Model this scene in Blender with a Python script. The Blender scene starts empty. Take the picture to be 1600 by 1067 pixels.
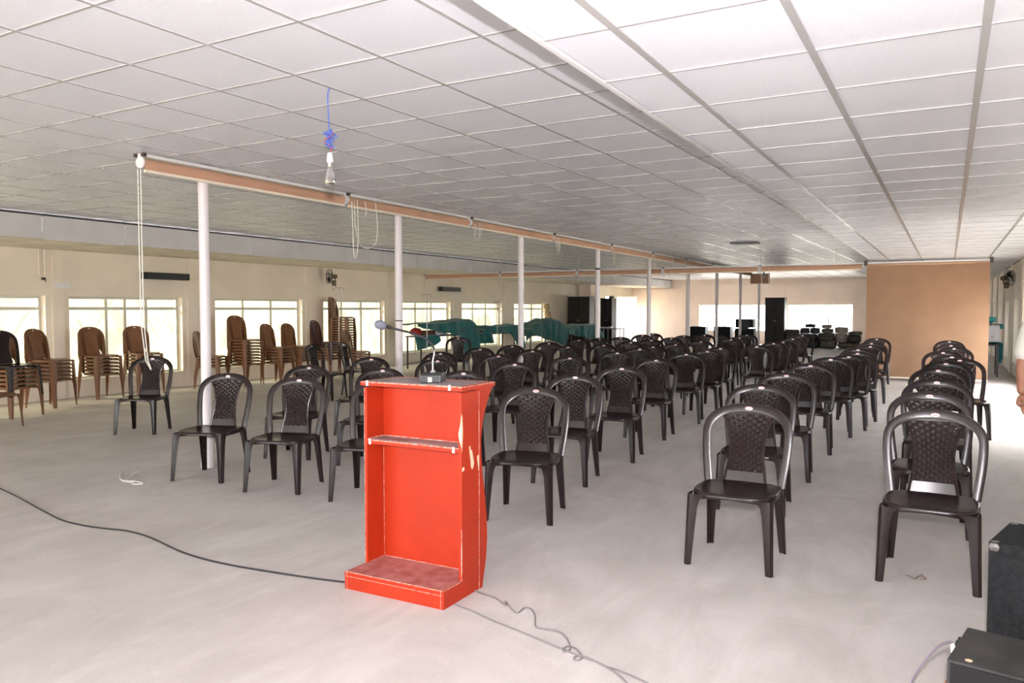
import bpy, bmesh, math, random
from math import sin, cos, pi, radians, sqrt, atan2
from mathutils import Vector, Matrix, noise

# ------------------------------------------------------------------ camera, world, lights, exposure
S = bpy.context.scene
C = S.collection
FPX, YAW, PIT, CAMZ = 1222.0, 0.504929, 0.0413022, 1.45
cd = bpy.data.cameras.new('camera'); cam = bpy.data.objects.new('camera', cd); C.objects.link(cam)
cd.sensor_fit = 'HORIZONTAL'; cd.sensor_width = 36.0; cd.lens = FPX / 1600 * 36.0
cd.clip_start = 0.05; cd.clip_end = 300
cam.location = (0, 0, CAMZ); cam.rotation_euler = (pi / 2 - PIT, 0, YAW)
S.camera = cam
S.view_settings.view_transform = 'Standard'; S.view_settings.look = 'None'
S.view_settings.gamma = 1.0; S.view_settings.exposure = 0.0
S.view_settings.use_curve_mapping = False
w = bpy.data.worlds.new('sky'); S.world = w; w.use_nodes = True
w.node_tree.nodes['Background'].inputs[0].default_value = (0.95, 0.97, 1.0, 1)
w.node_tree.nodes['Background'].inputs[1].default_value = 18.0
# hazy sun: reaches the floor only through the left windows, the open door and the added windows behind the camera
sl = bpy.data.lights.new('sun', 'SUN'); so = bpy.data.objects.new('sun', sl); C.objects.link(so)
sl.energy = 45.0; sl.angle = radians(2.0); sl.color = (1.0, 0.93, 0.82)
so.rotation_euler = Vector((0.78, 0.42, -0.62)).to_track_quat('-Z', 'Y').to_euler()
# the flash on top of the photographer's camera, its head tilted up a little
fl = bpy.data.lights.new('camera_flash', 'SPOT'); fo = bpy.data.objects.new('camera_flash', fl); C.objects.link(fo)
fl.energy = 1120; fl.shadow_soft_size = 0.02; fl.color = (1.0, 0.96, 1.0); fl.spot_size = radians(150); fl.spot_blend = 1.0
fo.location = (0.04, -0.03, CAMZ + 0.165); fo.rotation_euler = (pi / 2 + radians(19), 0, YAW)
FILL = 1.5      # strength of the daylit window panes

# ------------------------------------------------------------------ pixel helpers (1600 x 1067 frame of the photo)
FW = Vector((-sin(YAW) * cos(PIT), cos(YAW) * cos(PIT), -sin(PIT)))
RT = Vector((cos(YAW), sin(YAW), 0)); UP = RT.cross(FW)
CP = Vector((0, 0, CAMZ))
def ray(px, py): return FW + RT * ((px - 800) / FPX) + UP * ((533.5 - py) / FPX)
def onz(px, py, z=0.0):
    d = ray(px, py); return CP + d * ((z - CAMZ) / d.z)
def onX(px, py, X):
    d = ray(px, py); return CP + d * (X / d.x)
def onY(px, py, Y):
    d = ray(px, py); return CP + d * (Y / d.y)
def at(px, py, d): return CP + ray(px, py) * d

# ------------------------------------------------------------------ materials
def mat(name, col, rough=0.6, metal=0.0, spec=0.5, bump=0.0, bscale=60.0, var=0.0, vscale=4.0, col2=None, emit=0.0, alpha=1.0, trans=0.0, sheen=0.0, coat=0.0):
    m = bpy.data.materials.new(name); m.use_nodes = True
    nt = m.node_tree; b = nt.nodes['Principled BSDF']
    b.inputs['Base Color'].default_value = (*col, 1); b.inputs['Roughness'].default_value = rough
    b.inputs['Metallic'].default_value = metal; b.inputs['Specular IOR Level'].default_value = spec
    b.inputs['Coat Weight'].default_value = coat
    b.inputs['Sheen Weight'].default_value = sheen
    b.inputs['Transmission Weight'].default_value = trans
    tc = nt.nodes.new('ShaderNodeTexCoord')
    if var > 0 or col2:
        n = nt.nodes.new('ShaderNodeTexNoise'); n.inputs['Scale'].default_value = vscale; n.inputs['Detail'].default_value = 6
        nt.links.new(tc.outputs['Object'], n.inputs['Vector'])
        r = nt.nodes.new('ShaderNodeValToRGB'); r.color_ramp.elements[0].position = 0.35; r.color_ramp.elements[1].position = 0.65
        c2 = col2 or tuple(min(1, c * (1 + var)) for c in col)
        c1 = col if col2 else tuple(c * (1 - var) for c in col)
        r.color_ramp.elements[0].color = (*c1, 1); r.color_ramp.elements[1].color = (*c2, 1)
        nt.links.new(n.outputs['Fac'], r.inputs['Fac']); nt.links.new(r.outputs['Color'], b.inputs['Base Color'])
    if bump > 0:
        n2 = nt.nodes.new('ShaderNodeTexNoise'); n2.inputs['Scale'].default_value = bscale; n2.inputs['Detail'].default_value = 3
        nt.links.new(tc.outputs['Object'], n2.inputs['Vector'])
        bp = nt.nodes.new('ShaderNodeBump'); bp.inputs['Strength'].default_value = bump; bp.inputs['Distance'].default_value = 0.01
        nt.links.new(n2.outputs['Fac'], bp.inputs['Height']); nt.links.new(bp.outputs['Normal'], b.inputs['Normal'])
    return m

def floor_mat():
    m = bpy.data.materials.new('dusty_concrete'); m.use_nodes = True
    nt = m.node_tree; b = nt.nodes['Principled BSDF']; b.inputs['Roughness'].default_value = 0.62
    b.inputs['Specular IOR Level'].default_value = 0.35
    tc = nt.nodes.new('ShaderNodeTexCoord')
    def nz(scale, detail, dist, sx=1, sy=1, rot=0):
        mp = nt.nodes.new('ShaderNodeMapping'); mp.inputs['Scale'].default_value = (sx, sy, 1); mp.inputs['Rotation'].default_value = (0, 0, rot)
        nt.links.new(tc.outputs['Object'], mp.inputs['Vector'])
        n = nt.nodes.new('ShaderNodeTexNoise'); n.inputs['Scale'].default_value = scale; n.inputs['Detail'].default_value = detail
        n.inputs['Distortion'].default_value = dist; n.inputs['Roughness'].default_value = 0.62
        nt.links.new(mp.outputs['Vector'], n.inputs['Vector']); return n
    def ramp(n, p0, c0, p1, c1):
        r = nt.nodes.new('ShaderNodeValToRGB'); e = r.color_ramp.elements
        e[0].position = p0; e[0].color = (*c0, 1); e[1].position = p1; e[1].color = (*c1, 1)
        nt.links.new(n.outputs['Fac'], r.inputs['Fac']); return r
    def mix(kind, fac, a, bb):
        x = nt.nodes.new('ShaderNodeMix'); x.data_type = 'RGBA'; x.blend_type = kind; x.inputs['Factor'].default_value = fac
        nt.links.new(a, x.inputs['A']); nt.links.new(bb, x.inputs['B']); return x.outputs['Result']
    base = ramp(nz(0.9, 9, 1.2), 0.32, (0.53, 0.49, 0.46), 0.68, (0.63, 0.59, 0.56))
    sw = ramp(nz(2.2, 7, 2.4, 1.0, 0.35, 0.7), 0.40, (0.90, 0.895, 0.89), 0.62, (1, 1, 1))
    sw2 = ramp(nz(5.5, 6, 3.0, 0.3, 1.0, 0.3), 0.60, (1, 1, 1), 0.72, (1.09, 1.08, 1.06))
    gr = ramp(nz(90, 4, 0), 0.3, (0.93, 0.93, 0.93), 0.7, (1.04, 1.04, 1.04))
    o = mix('MULTIPLY', 1, base.outputs['Color'], sw.outputs['Color'])
    o = mix('MULTIPLY', 1, o, sw2.outputs['Color']); o = mix('MULTIPLY', 1, o, gr.outputs['Color'])
    nt.links.new(o, b.inputs['Base Color'])
    bp = nt.nodes.new('ShaderNodeBump'); bp.inputs['Strength'].default_value = 0.12; bp.inputs['Distance'].default_value = 0.01
    nt.links.new(nz(7, 8, 1.0).outputs['Fac'], bp.inputs['Height']); nt.links.new(bp.outputs['Normal'], b.inputs['Normal'])
    return m

def pane_mat(name, ca, cb, strength, clear, scale=1.3, tint=(1, 0.95, 0.72)):
    """frosted, daylit glass: lets part of the outside through and glows with the rest"""
    m = bpy.data.materials.new(name); m.use_nodes = True
    nt = m.node_tree; nt.nodes.clear()
    out = nt.nodes.new('ShaderNodeOutputMaterial'); mx = nt.nodes.new('ShaderNodeMixShader'); mx.inputs[0].default_value = clear
    em = nt.nodes.new('ShaderNodeEmission'); tr = nt.nodes.new('ShaderNodeBsdfTransparent')
    em.inputs['Strength'].default_value = strength
    tr.inputs['Color'].default_value = (*tint, 1)
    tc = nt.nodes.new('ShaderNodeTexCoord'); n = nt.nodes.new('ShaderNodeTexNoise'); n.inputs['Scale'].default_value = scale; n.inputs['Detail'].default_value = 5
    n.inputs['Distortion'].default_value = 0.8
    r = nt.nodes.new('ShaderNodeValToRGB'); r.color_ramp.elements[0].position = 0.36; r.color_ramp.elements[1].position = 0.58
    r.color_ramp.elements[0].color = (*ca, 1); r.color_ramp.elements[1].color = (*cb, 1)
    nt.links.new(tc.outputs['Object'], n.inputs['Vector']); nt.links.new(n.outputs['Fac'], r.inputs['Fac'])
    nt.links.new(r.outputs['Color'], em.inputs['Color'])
    nt.links.new(em.outputs[0], mx.inputs[1]); nt.links.new(tr.outputs[0], mx.inputs[2]); nt.links.new(mx.outputs[0], out.inputs['Surface'])
    return m

def glass_mat(name):
    m = bpy.data.materials.new(name); m.use_nodes = True
    nt = m.node_tree; nt.nodes.clear()
    out = nt.nodes.new('ShaderNodeOutputMaterial'); mx = nt.nodes.new('ShaderNodeMixShader'); mx.inputs[0].default_value = 0.07
    tr = nt.nodes.new('ShaderNodeBsdfTransparent'); gl = nt.nodes.new('ShaderNodeBsdfGlossy'); gl.inputs['Roughness'].default_value = 0.05
    nt.links.new(tr.outputs[0], mx.inputs[1]); nt.links.new(gl.outputs[0], mx.inputs[2]); nt.links.new(mx.outputs[0], out.inputs['Surface'])
    return m

M = dict(
    floor=floor_mat(),
    wall=mat('cream_wall_paint', (0.82, 0.73, 0.60), 0.7, bump=0.08, bscale=25, var=0.05, vscale=1.5),
    wall_far=mat('peach_wall_paint', (0.84, 0.69, 0.57), 0.7, bump=0.06, bscale=25, var=0.05, vscale=1.5),
    fascia=mat('grey_board', (0.62, 0.60, 0.585), 0.7, var=0.05, vscale=2.0),
    soffit=mat('soffit_concrete', (0.72, 0.66, 0.56), 0.8, bump=0.3, bscale=6, var=0.12, vscale=3),
    tile=mat('ceiling_tile', (0.80, 0.805, 0.85), 0.36, spec=0.5, bump=0.25, bscale=220, var=0.02, vscale=60),
    runner=mat('ceiling_runner', (0.45, 0.43, 0.415), 0.26, spec=0.6),
    dark_line=mat('dark_gap', (0.03, 0.03, 0.035), 0.8),
    trim=mat('white_trim', (0.75, 0.74, 0.72), 0.4),
    pole=mat('white_pole_paint', (0.74, 0.68, 0.68), 0.35, bump=0.04, bscale=40, var=0.03, vscale=8),
    frame=mat('window_aluminium', (0.62, 0.60, 0.50), 0.45),
    grille=mat('window_grille_steel', (0.60, 0.58, 0.48), 0.6),
    pane=pane_mat('frosted_pane', (0.40, 0.385, 0.29), (0.95, 0.89, 0.60), 1.0 * FILL, 0.035, tint=(1, 0.95, 0.62)),  # blotches in the glow colour stand in for leaf shadows on the glass
    pane_side=pane_mat('frosted_pane_grey', (0.40, 0.44, 0.45), (0.60, 0.64, 0.66), 0.8, 0.01, tint=(1, 1, 1)),
    glass=glass_mat('clear_glass'),
    black_plastic=mat('dark_brown_moulded_plastic', (0.0165, 0.0097, 0.0094), 0.25, spec=0.34, bump=0.03, bscale=150, var=0.15, vscale=9),
    brown_plastic=mat('terracotta_brown_plastic', (0.20, 0.085, 0.035), 0.38, spec=0.45, var=0.12, vscale=7),
    maroon_plastic=mat('maroon_plastic', (0.055, 0.018, 0.016), 0.36, spec=0.45, var=0.12, vscale=7),
    badge_red=mat('badge_red', (0.45, 0.07, 0.06), 0.4), badge_white=mat('badge_white', (0.75, 0.70, 0.68), 0.3, coat=0.3),
    red=mat('red_paint', (0.37, 0.026, 0.006), 0.45, spec=0.25, bump=0.06, bscale=90, var=0.07, vscale=5),
    red_dusty=mat('dusty_red_paint', (0.30, 0.075, 0.06), 0.7, var=0.2, vscale=14, col2=(0.42, 0.17, 0.15)),
    dusty_top=mat('dusty_dark_laminate', (0.17, 0.13, 0.12), 0.6, vscale=10, col2=(0.30, 0.25, 0.24)),
    edge=mat('worn_pale_edge', (0.60, 0.36, 0.28), 0.7, vscale=45, col2=(0.42, 0.07, 0.04)),
    chip=mat('bare_wood_chip', (0.72, 0.50, 0.33), 0.8, var=0.1, vscale=60),
    clip=mat('clear_clip', (0.62, 0.45, 0.40), 0.3),
    mic_black=mat('mic_plastic', (0.022, 0.022, 0.024), 0.45, spec=0.5, bump=0.05, bscale=200),
    mic_foam=mat('mic_foam', (0.13, 0.135, 0.17), 0.95, bump=0.6, bscale=300),
    chrome=mat('chrome', (0.75, 0.75, 0.76), 0.18, metal=1.0),
    carpet=mat('black_carpet', (0.017, 0.018, 0.019), 0.95, spec=0.2, bump=0.7, bscale=260, var=0.3, vscale=40),
    metal_corner=mat('scuffed_corner', (0.16, 0.145, 0.14), 0.5, metal=0.3, var=0.3, vscale=30),
    amp_black=mat('dusty_black_metal', (0.026, 0.025, 0.024), 0.55, spec=0.3, vscale=9, col2=(0.050, 0.047, 0.045)),
    amp_front=mat('black_metal', (0.010, 0.010, 0.0105), 0.45, spec=0.25),
    wood=mat('orange_brown_wood', (0.40, 0.17, 0.07), 0.5, var=0.2, vscale=12),
    cable=mat('black_cable', (0.03, 0.028, 0.028), 0.5),
    cable_grey=mat('grey_cable', (0.20, 0.185, 0.18), 0.5),
    cable_purple=mat('grey_purple_cable', (0.20, 0.17, 0.20), 0.45),
    string=mat('white_string', (0.78, 0.78, 0.76), 0.7), twig=mat('brown_twig', (0.22, 0.16, 0.13), 0.8),
    blind=mat('tan_blind_fabric', (0.53, 0.30, 0.19), 0.75, bump=0.12, bscale=400, var=0.05, vscale=3),
    blind_open=mat('peach_blind_fabric', (0.56, 0.345, 0.215), 0.85, bump=0.12, bscale=350, var=0.04, vscale=3),
    rail=mat('white_aluminium', (0.72, 0.70, 0.68), 0.35), cream_bar=mat('cream_bar', (0.80, 0.70, 0.56), 0.45),
    bracket=mat('brown_bracket', (0.055, 0.03, 0.025), 0.5), cap=mat('white_cap', (0.76, 0.76, 0.74), 0.4), chain=mat('bead_chain', (0.70, 0.66, 0.58), 0.4),
    blue_wire=mat('blue_wire', (0.07, 0.12, 0.42), 0.45), red_wire=mat('red_wire', (0.35, 0.06, 0.08), 0.5),
    socket=mat('white_socket', (0.85, 0.85, 0.82), 0.35), brass=mat('lamp_cap_metal', (0.7, 0.68, 0.62), 0.3, metal=1),
    black=mat('matt_black', (0.013, 0.013, 0.014), 0.55), dark_frame=mat('dark_steel', (0.03, 0.03, 0.032), 0.45),
    cabinet=mat('dark_grey_cabinet', (0.018, 0.014, 0.013), 0.5, spec=0.3, var=0.1, vscale=5),
    green=mat('green_cotton_drape', (0.010, 0.115, 0.105), 0.9, bump=0.3, bscale=30, var=0.22, vscale=5, sheen=0.2),
    teal=mat('teal_cotton_drape', (0.06, 0.36, 0.36), 0.9, bump=0.3, bscale=30, var=0.2, vscale=5),
    red_cloth=mat('red_cloth', (0.48, 0.04, 0.03), 0.7), white_box=mat('white_carton', (0.76, 0.76, 0.80), 0.6),
    brown_box=mat('brown_carton', (0.16, 0.07, 0.04), 0.7), tan=mat('tan_plaster', (0.48, 0.34, 0.19), 0.8, var=0.2, vscale=20),
    bag_dark=mat('black_nylon', (0.022, 0.023, 0.024), 0.5, bump=0.5, bscale=30, var=0.3, vscale=10),
    bag_olive=mat('olive_canvas', (0.085, 0.08, 0.055), 0.6, bump=0.5, bscale=25, var=0.3, vscale=10),
    bag_pale=mat('pale_plastic_sack', (0.30, 0.27, 0.22), 0.5, bump=0.5, bscale=25, var=0.25, vscale=12),
    white_door=mat('white_door_paint', (0.82, 0.82, 0.80), 0.4), steel=mat('grey_steel', (0.45, 0.45, 0.42), 0.4, metal=0.6),
    switch=mat('switch_plate', (0.80, 0.78, 0.72), 0.4), fan_metal=mat('fan_metal', (0.16, 0.12, 0.075), 0.45, metal=0.4),
    fan_dark=mat('fan_dark', (0.02, 0.02, 0.02), 0.5), skin=mat('brown_skin', (0.37, 0.165, 0.10), 0.5, bump=0.1, bscale=120, var=0.08, vscale=15),
    shirt=mat('white_shirt_cotton', (0.72, 0.69, 0.62), 0.85, bump=0.25, bscale=18), trousers=mat('dark_trousers', (0.03, 0.032, 0.045), 0.85),
    hair=mat('black_hair', (0.012, 0.010, 0.010), 0.5, bump=0.5, bscale=120), ground=mat('bright_yard', (0.55, 0.52, 0.46), 0.9, var=0.15, vscale=0.5),
)
lamp_glass = mat('lamp_glass', (1, 1, 1), 0.02, trans=1.0)
M['lamp_glass'] = lamp_glass

# ------------------------------------------------------------------ mesh helpers
def BM(): return bmesh.new()
def mesh(bm, name, mats, smooth=False, bevel=0.0):
    if bevel > 0:
        bmesh.ops.bevel(bm, geom=[e for e in bm.edges if e.calc_face_angle(0) > 0.6], offset=bevel, segments=2, affect='EDGES', profile=0.7)
    me = bpy.data.meshes.new(name); bm.normal_update(); bm.to_mesh(me); bm.free()
    for m in (mats if isinstance(mats, (list, tuple)) else [mats]): me.materials.append(M[m] if isinstance(m, str) else m)
    if smooth:
        me.polygons.foreach_set('use_smooth', [True] * len(me.polygons))
        me.set_sharp_from_angle(angle=radians(42))
    return me
def link(name, me, parent=None, loc=(0, 0, 0), rotz=0.0):
    o = bpy.data.objects.new(name, me); C.objects.link(o); o.location = loc
    o.rotation_euler = (0, 0, rotz)
    if parent is not None: o.parent = parent
    return o
def obj(name, bm, m, parent=None, smooth=False, bevel=0.0, loc=(0, 0, 0), rotz=0.0):
    return link(name, mesh(bm, name, m, smooth, bevel), parent, loc, rotz)
def thing(name, label, cat, loc=(0, 0, 0), rotz=0.0, group=None):
    o = bpy.data.objects.new(name, None); C.objects.link(o); o.location = loc; o.rotation_euler = (0, 0, rotz)
    o.empty_display_size = 0.1
    return tag(o, label, cat, group)
def tag(o, label, cat, group=None):
    o['label'] = label; o['category'] = cat
    if group: o['group'] = group
    return o
def struct(o, label=None):
    o['kind'] = 'structure'
    if label: o['label'] = label
    return o
def box(bm, x0, x1, y0, y1, z0, z1, mi=0):
    v = [bm.verts.new(p) for p in ((x0, y0, z0), (x1, y0, z0), (x1, y1, z0), (x0, y1, z0), (x0, y0, z1), (x1, y0, z1), (x1, y1, z1), (x0, y1, z1))]
    for f in ((3, 2, 1, 0), (4, 5, 6, 7), (0, 1, 5, 4), (1, 2, 6, 5), (2, 3, 7, 6), (3, 0, 4, 7)):
        bm.faces.new([v[i] for i in f]).material_index = mi
    return v
def ring(bm, pts): return [bm.verts.new(p) for p in pts]
def bridge(bm, a, b, closed=True, mi=0):
    n = len(a)
    for i in range(n if closed else n - 1):
        j = (i + 1) % n
        bm.faces.new((a[i], a[j], b[j], b[i])).material_index = mi
def tube(bm, pts, r, n=6, closed=False, mi=0):
    pts = [Vector(p) for p in pts]; N = len(pts); rr = r if isinstance(r, (list, tuple)) else [r] * N
    up = Vector((0.13, 0.21, 0.97)); rings = []; prev = None
    for i, p in enumerate(pts):
        t = (pts[(i + 1) % N] - pts[i - 1]) if closed else (pts[min(i + 1, N - 1)] - pts[max(i - 1, 0)])
        if t.length < 1e-9: t = Vector((0, 0, 1))
        t.normalize()
        if prev is None:
            a = t.cross(up)
            if a.length < 0.05: a = t.cross(Vector((1, 0, 0)))
        else: a = prev - t * prev.dot(t)
        a.normalize(); prev = a; b = t.cross(a)
        rings.append(ring(bm, [p + (a * cos(2 * pi * k / n) + b * sin(2 * pi * k / n)) * rr[i] for k in range(n)]))
    for i in range(N - 1): bridge(bm, rings[i], rings[i + 1], mi=mi)
    if closed: bridge(bm, rings[-1], rings[0], mi=mi)
    else:
        bm.faces.new(rings[0][::-1]).material_index = mi; bm.faces.new(rings[-1]).material_index = mi
def spline(pts, k=6, closed=False):
    pts = [Vector(p) for p in pts]; n = len(pts); out = []
    g = (lambda i: pts[i % n]) if closed else (lambda i: pts[max(0, min(n - 1, i))])
    for i in range(n if closed else n - 1):
        p0, p1, p2, p3 = g(i - 1), g(i), g(i + 1), g(i + 2)
        for s in range(k):
            t = s / k
            out.append(0.5 * ((2 * p1) + (p2 - p0) * t + (2 * p0 - 5 * p1 + 4 * p2 - p3) * t * t + (3 * p1 - p0 - 3 * p2 + p3) * t ** 3))
    if not closed: out.append(pts[-1])
    return out
def lathe(bm, prof, n=16, c=(0, 0, 0), mi=0, axis='Z'):
    rs = []
    for r, z in prof:
        if axis == 'Z': rs.append(ring(bm, [(c[0] + r * cos(2 * pi * k / n), c[1] + r * sin(2 * pi * k / n), c[2] + z) for k in range(n)]))
        elif axis == 'Y': rs.append(ring(bm, [(c[0] + r * cos(2 * pi * k / n), c[1] + z, c[2] - r * sin(2 * pi * k / n)) for k in range(n)]))
        else: rs.append(ring(bm, [(c[0] + z, c[1] + r * cos(2 * pi * k / n), c[2] + r * sin(2 * pi * k / n)) for k in range(n)]))
    for i in range(len(rs) - 1): bridge(bm, rs[i], rs[i + 1], mi=mi)
    bm.faces.new(rs[0][::-1]).material_index = mi; bm.faces.new(rs[-1]).material_index = mi
def prism(bm, poly, lo, hi, axis='X', mi=0):
    """extrude a polygon: axis X -> points are (y,z); Y -> (x,z); Z -> (x,y)"""
    def P(a, b, c): return (c, a, b) if axis == 'X' else ((a, c, b) if axis == 'Y' else (a, b, c))
    A = ring(bm, [P(a, b, lo) for a, b in poly]); B = ring(bm, [P(a, b, hi) for a, b in poly])
    bridge(bm, A, B, mi=mi); bm.faces.new(A[::-1]).material_index = mi; bm.faces.new(B).material_index = mi
    bmesh.ops.recalc_face_normals(bm, faces=bm.faces[:])
def copy_tree(o, parent=None, label=None, group=None):
    c = o.copy(); C.objects.link(c)
    if parent is not None: c.parent = parent
    if label: c['label'] = label
    if group: c['group'] = group
    for ch in KIDS.get(o.name, ()):
        d = ch.copy(); C.objects.link(d); d.parent = c
        for g in KIDS.get(ch.name, ()):
            e = g.copy(); C.objects.link(e); e.parent = d
    return c
KIDS = {}
def reg(o):
    for ch in o.children:
        KIDS.setdefault(o.name, []).append(ch)
        for g in ch.children: KIDS.setdefault(ch.name, []).append(g)
ORD = ['first', 'second', 'third', 'fourth', 'fifth', 'sixth', 'seventh', 'eighth', 'ninth', 'tenth', 'eleventh', 'twelfth', 'thirteenth', 'fourteenth', 'fifteenth', 'sixteenth']
rnd = random.Random(7)

# ------------------------------------------------------------------ room shell
XL, XR, YF, YB = -12.5, 1.35, 34.0, -6.0
ZL, ZR, ZS, XF, XE = 2.737, 2.45, 2.40, -10.65, -1.33
WZ0, WZ1 = 0.28, 1.665
WT = 0.25
b = BM(); box(b, XL - WT, XR + WT, YB - WT, YF + WT, -0.1, 0.0)
struct(obj('floor', b, 'floor'), 'dusty grey concrete floor of the hall')
b = BM(); box(b, -60, 60, -40, 90, -0.3, -0.12)
struct(obj('ground', b, 'ground'))

WIN_L = [(7.68 + 3.0 * k, 7.68 + 3.0 * k + 2.28) for k in range(-4, 6)]
WIN_L = [(a, c) for a, c in WIN_L if c < 26]
ADDED_WIN = (32.35, 33.8)      # added unseen window behind the door leaf, put in to brighten the far wall
WIN_L[-1] = (22.75, 25.05); WIN_L[-2] = (19.55, 21.95); WIN_L[-3] = (16.6, 18.95); WIN_L[-4] = (13.65, 15.9); WIN_L[-5] = (10.6, 12.98); WIN_L[-6] = (7.68, 9.85); WIN_L[-7] = (4.9, 7.3)
DOOR_Y = (30.7, 31.75)
WIN_R = [(21.4 + 2.9 * k, 23.6 + 2.9 * k) for k in range(-9, 4)]
WIN_F = [(-9.42, -5.9), (-5.75, -3.2)]
def wall_x(name, xa, xb, wins, doors, zt, m):
    """a wall along Y with window holes"""
    bm = BM(); ys = YB - WT
    for a, c in sorted(wins + doors + ([ADDED_WIN] if doors else [])):
        box(bm, xa, xb, ys, a, 0, zt)
        if (a, c) in doors: box(bm, xa, xb, a, c, 2.0, zt)
        else: box(bm, xa, xb, a, c, 0, WZ0); box(bm, xa, xb, a, c, WZ1, zt)
        ys = c
    box(bm, xa, xb, ys, YF + WT, 0, zt)
    return struct(obj(name, bm, m))
wl = wall_x('wall_left', XL - WT, XL, WIN_L, [DOOR_Y], ZS, 'wall')
wr = wall_x('wall_right', XR, XR + WT, WIN_R, [], ZR + 0.05, 'wall')
bm = BM(); xs = XL
for a, c in WIN_F:
    box(bm, xs, a, YF, YF + WT, 0, ZL + 0.05); box(bm, a, c, YF, YF + WT, 0, 0.5); box(bm, a, c, YF, YF + WT, WZ1, ZL + 0.05); xs = c
box(bm, xs, XR, YF, YF + WT, 0, ZL + 0.05)
wf = struct(obj('wall_far', bm, 'wall_far'), 'peach painted far wall with two bright windows')
WIN_B = [(-9.5, -5.6), (-5.2, -1.3)]  # unseen back windows, added and sized to brighten the hall
bm = BM(); xs = XL
for a, c in WIN_B:
    box(bm, xs, a, YB - WT, YB, 0, ZL + 0.05); box(bm, a, c, YB - WT, YB, 0, 0.1); box(bm, a, c, YB - WT, YB, 2.3, ZL + 0.05); xs = c
box(bm, xs, XR, YB - WT, YB, 0, ZL + 0.05)
wb = struct(obj('wall_back', bm, 'wall'))
# raised piers between the left windows and recessed boards above them
bm = BM()
prevc = None
for i, (a, c) in enumerate(WIN_L):
    nxt = WIN_L[i + 1][0] if i + 1 < len(WIN_L) else 28.0
    box(bm, XL, XL + 0.035, c + 0.10, nxt - 0.10, 0.0, ZS)
    box(bm, XL, XL + 0.03, a - 0.1, c + 0.1, WZ1 + 0.04, 1.985)
obj('wall_pier', bm, 'wall', wl)
bm = BM()
for i, (a, c) in enumerate(WIN_R):
    nxt = WIN_R[i + 1][0] if i + 1 < len(WIN_R) else YF
    box(bm, XR - 0.04, XR, c + 0.1, nxt - 0.1, 0.0, ZR)
obj('wall_pier', bm, 'wall', wr)
bm = BM(); box(bm, XL, -12.0, 28.0, 28.5, 0, ZS); struct(obj('wall_corner_column', bm, 'wall_far'))
bm = BM()
box(bm, -9.44, -5.86, YF - 0.05, YF, 2.0, 2.5); box(bm, -5.6, -3.1, YF - 0.05, YF, 2.0, 2.5); box(bm, XL, -9.9, YF - 0.04, YF, 1.98, 2.35)
obj('upper_board', bm, 'wall_far', wf)
# hanging fascia and soffit along the left wall
fas = bpy.data.objects.new('trim_fascia', None); C.objects.link(fas); struct(fas)
y = YB
k = 0
while y < YF - 0.01:
    y2 = min(y + 1.22, YF); bm = BM()
    box(bm, XF - 0.02 - 0.003 * (k % 2), XF, y + 0.006, y2 - 0.006, ZS - 0.01 * (k % 3 == 1), ZL - 0.03)
    obj('board', bm, 'fascia', fas); y = y2; k += 1
bm = BM(); box(bm, XF - 0.015, XF - 0.002, YB, YF, ZL - 0.045, ZL - 0.002); obj('dark_gap', bm, 'dark_line', fas)
bm = BM(); box(bm, XL, XF - 0.02, YB, YF, ZS, ZS + 0.1)
struct(obj('ceiling_soffit', bm, 'soffit'))
bm = BM(); box(bm, XL, XL + 0.012, YB, DOOR_Y[0], 0, 0.07); box(bm, XL, XL + 0.012, DOOR_Y[1], YF, 0, 0.07)
struct(obj('baseboard_left', bm, 'wall'))

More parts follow.
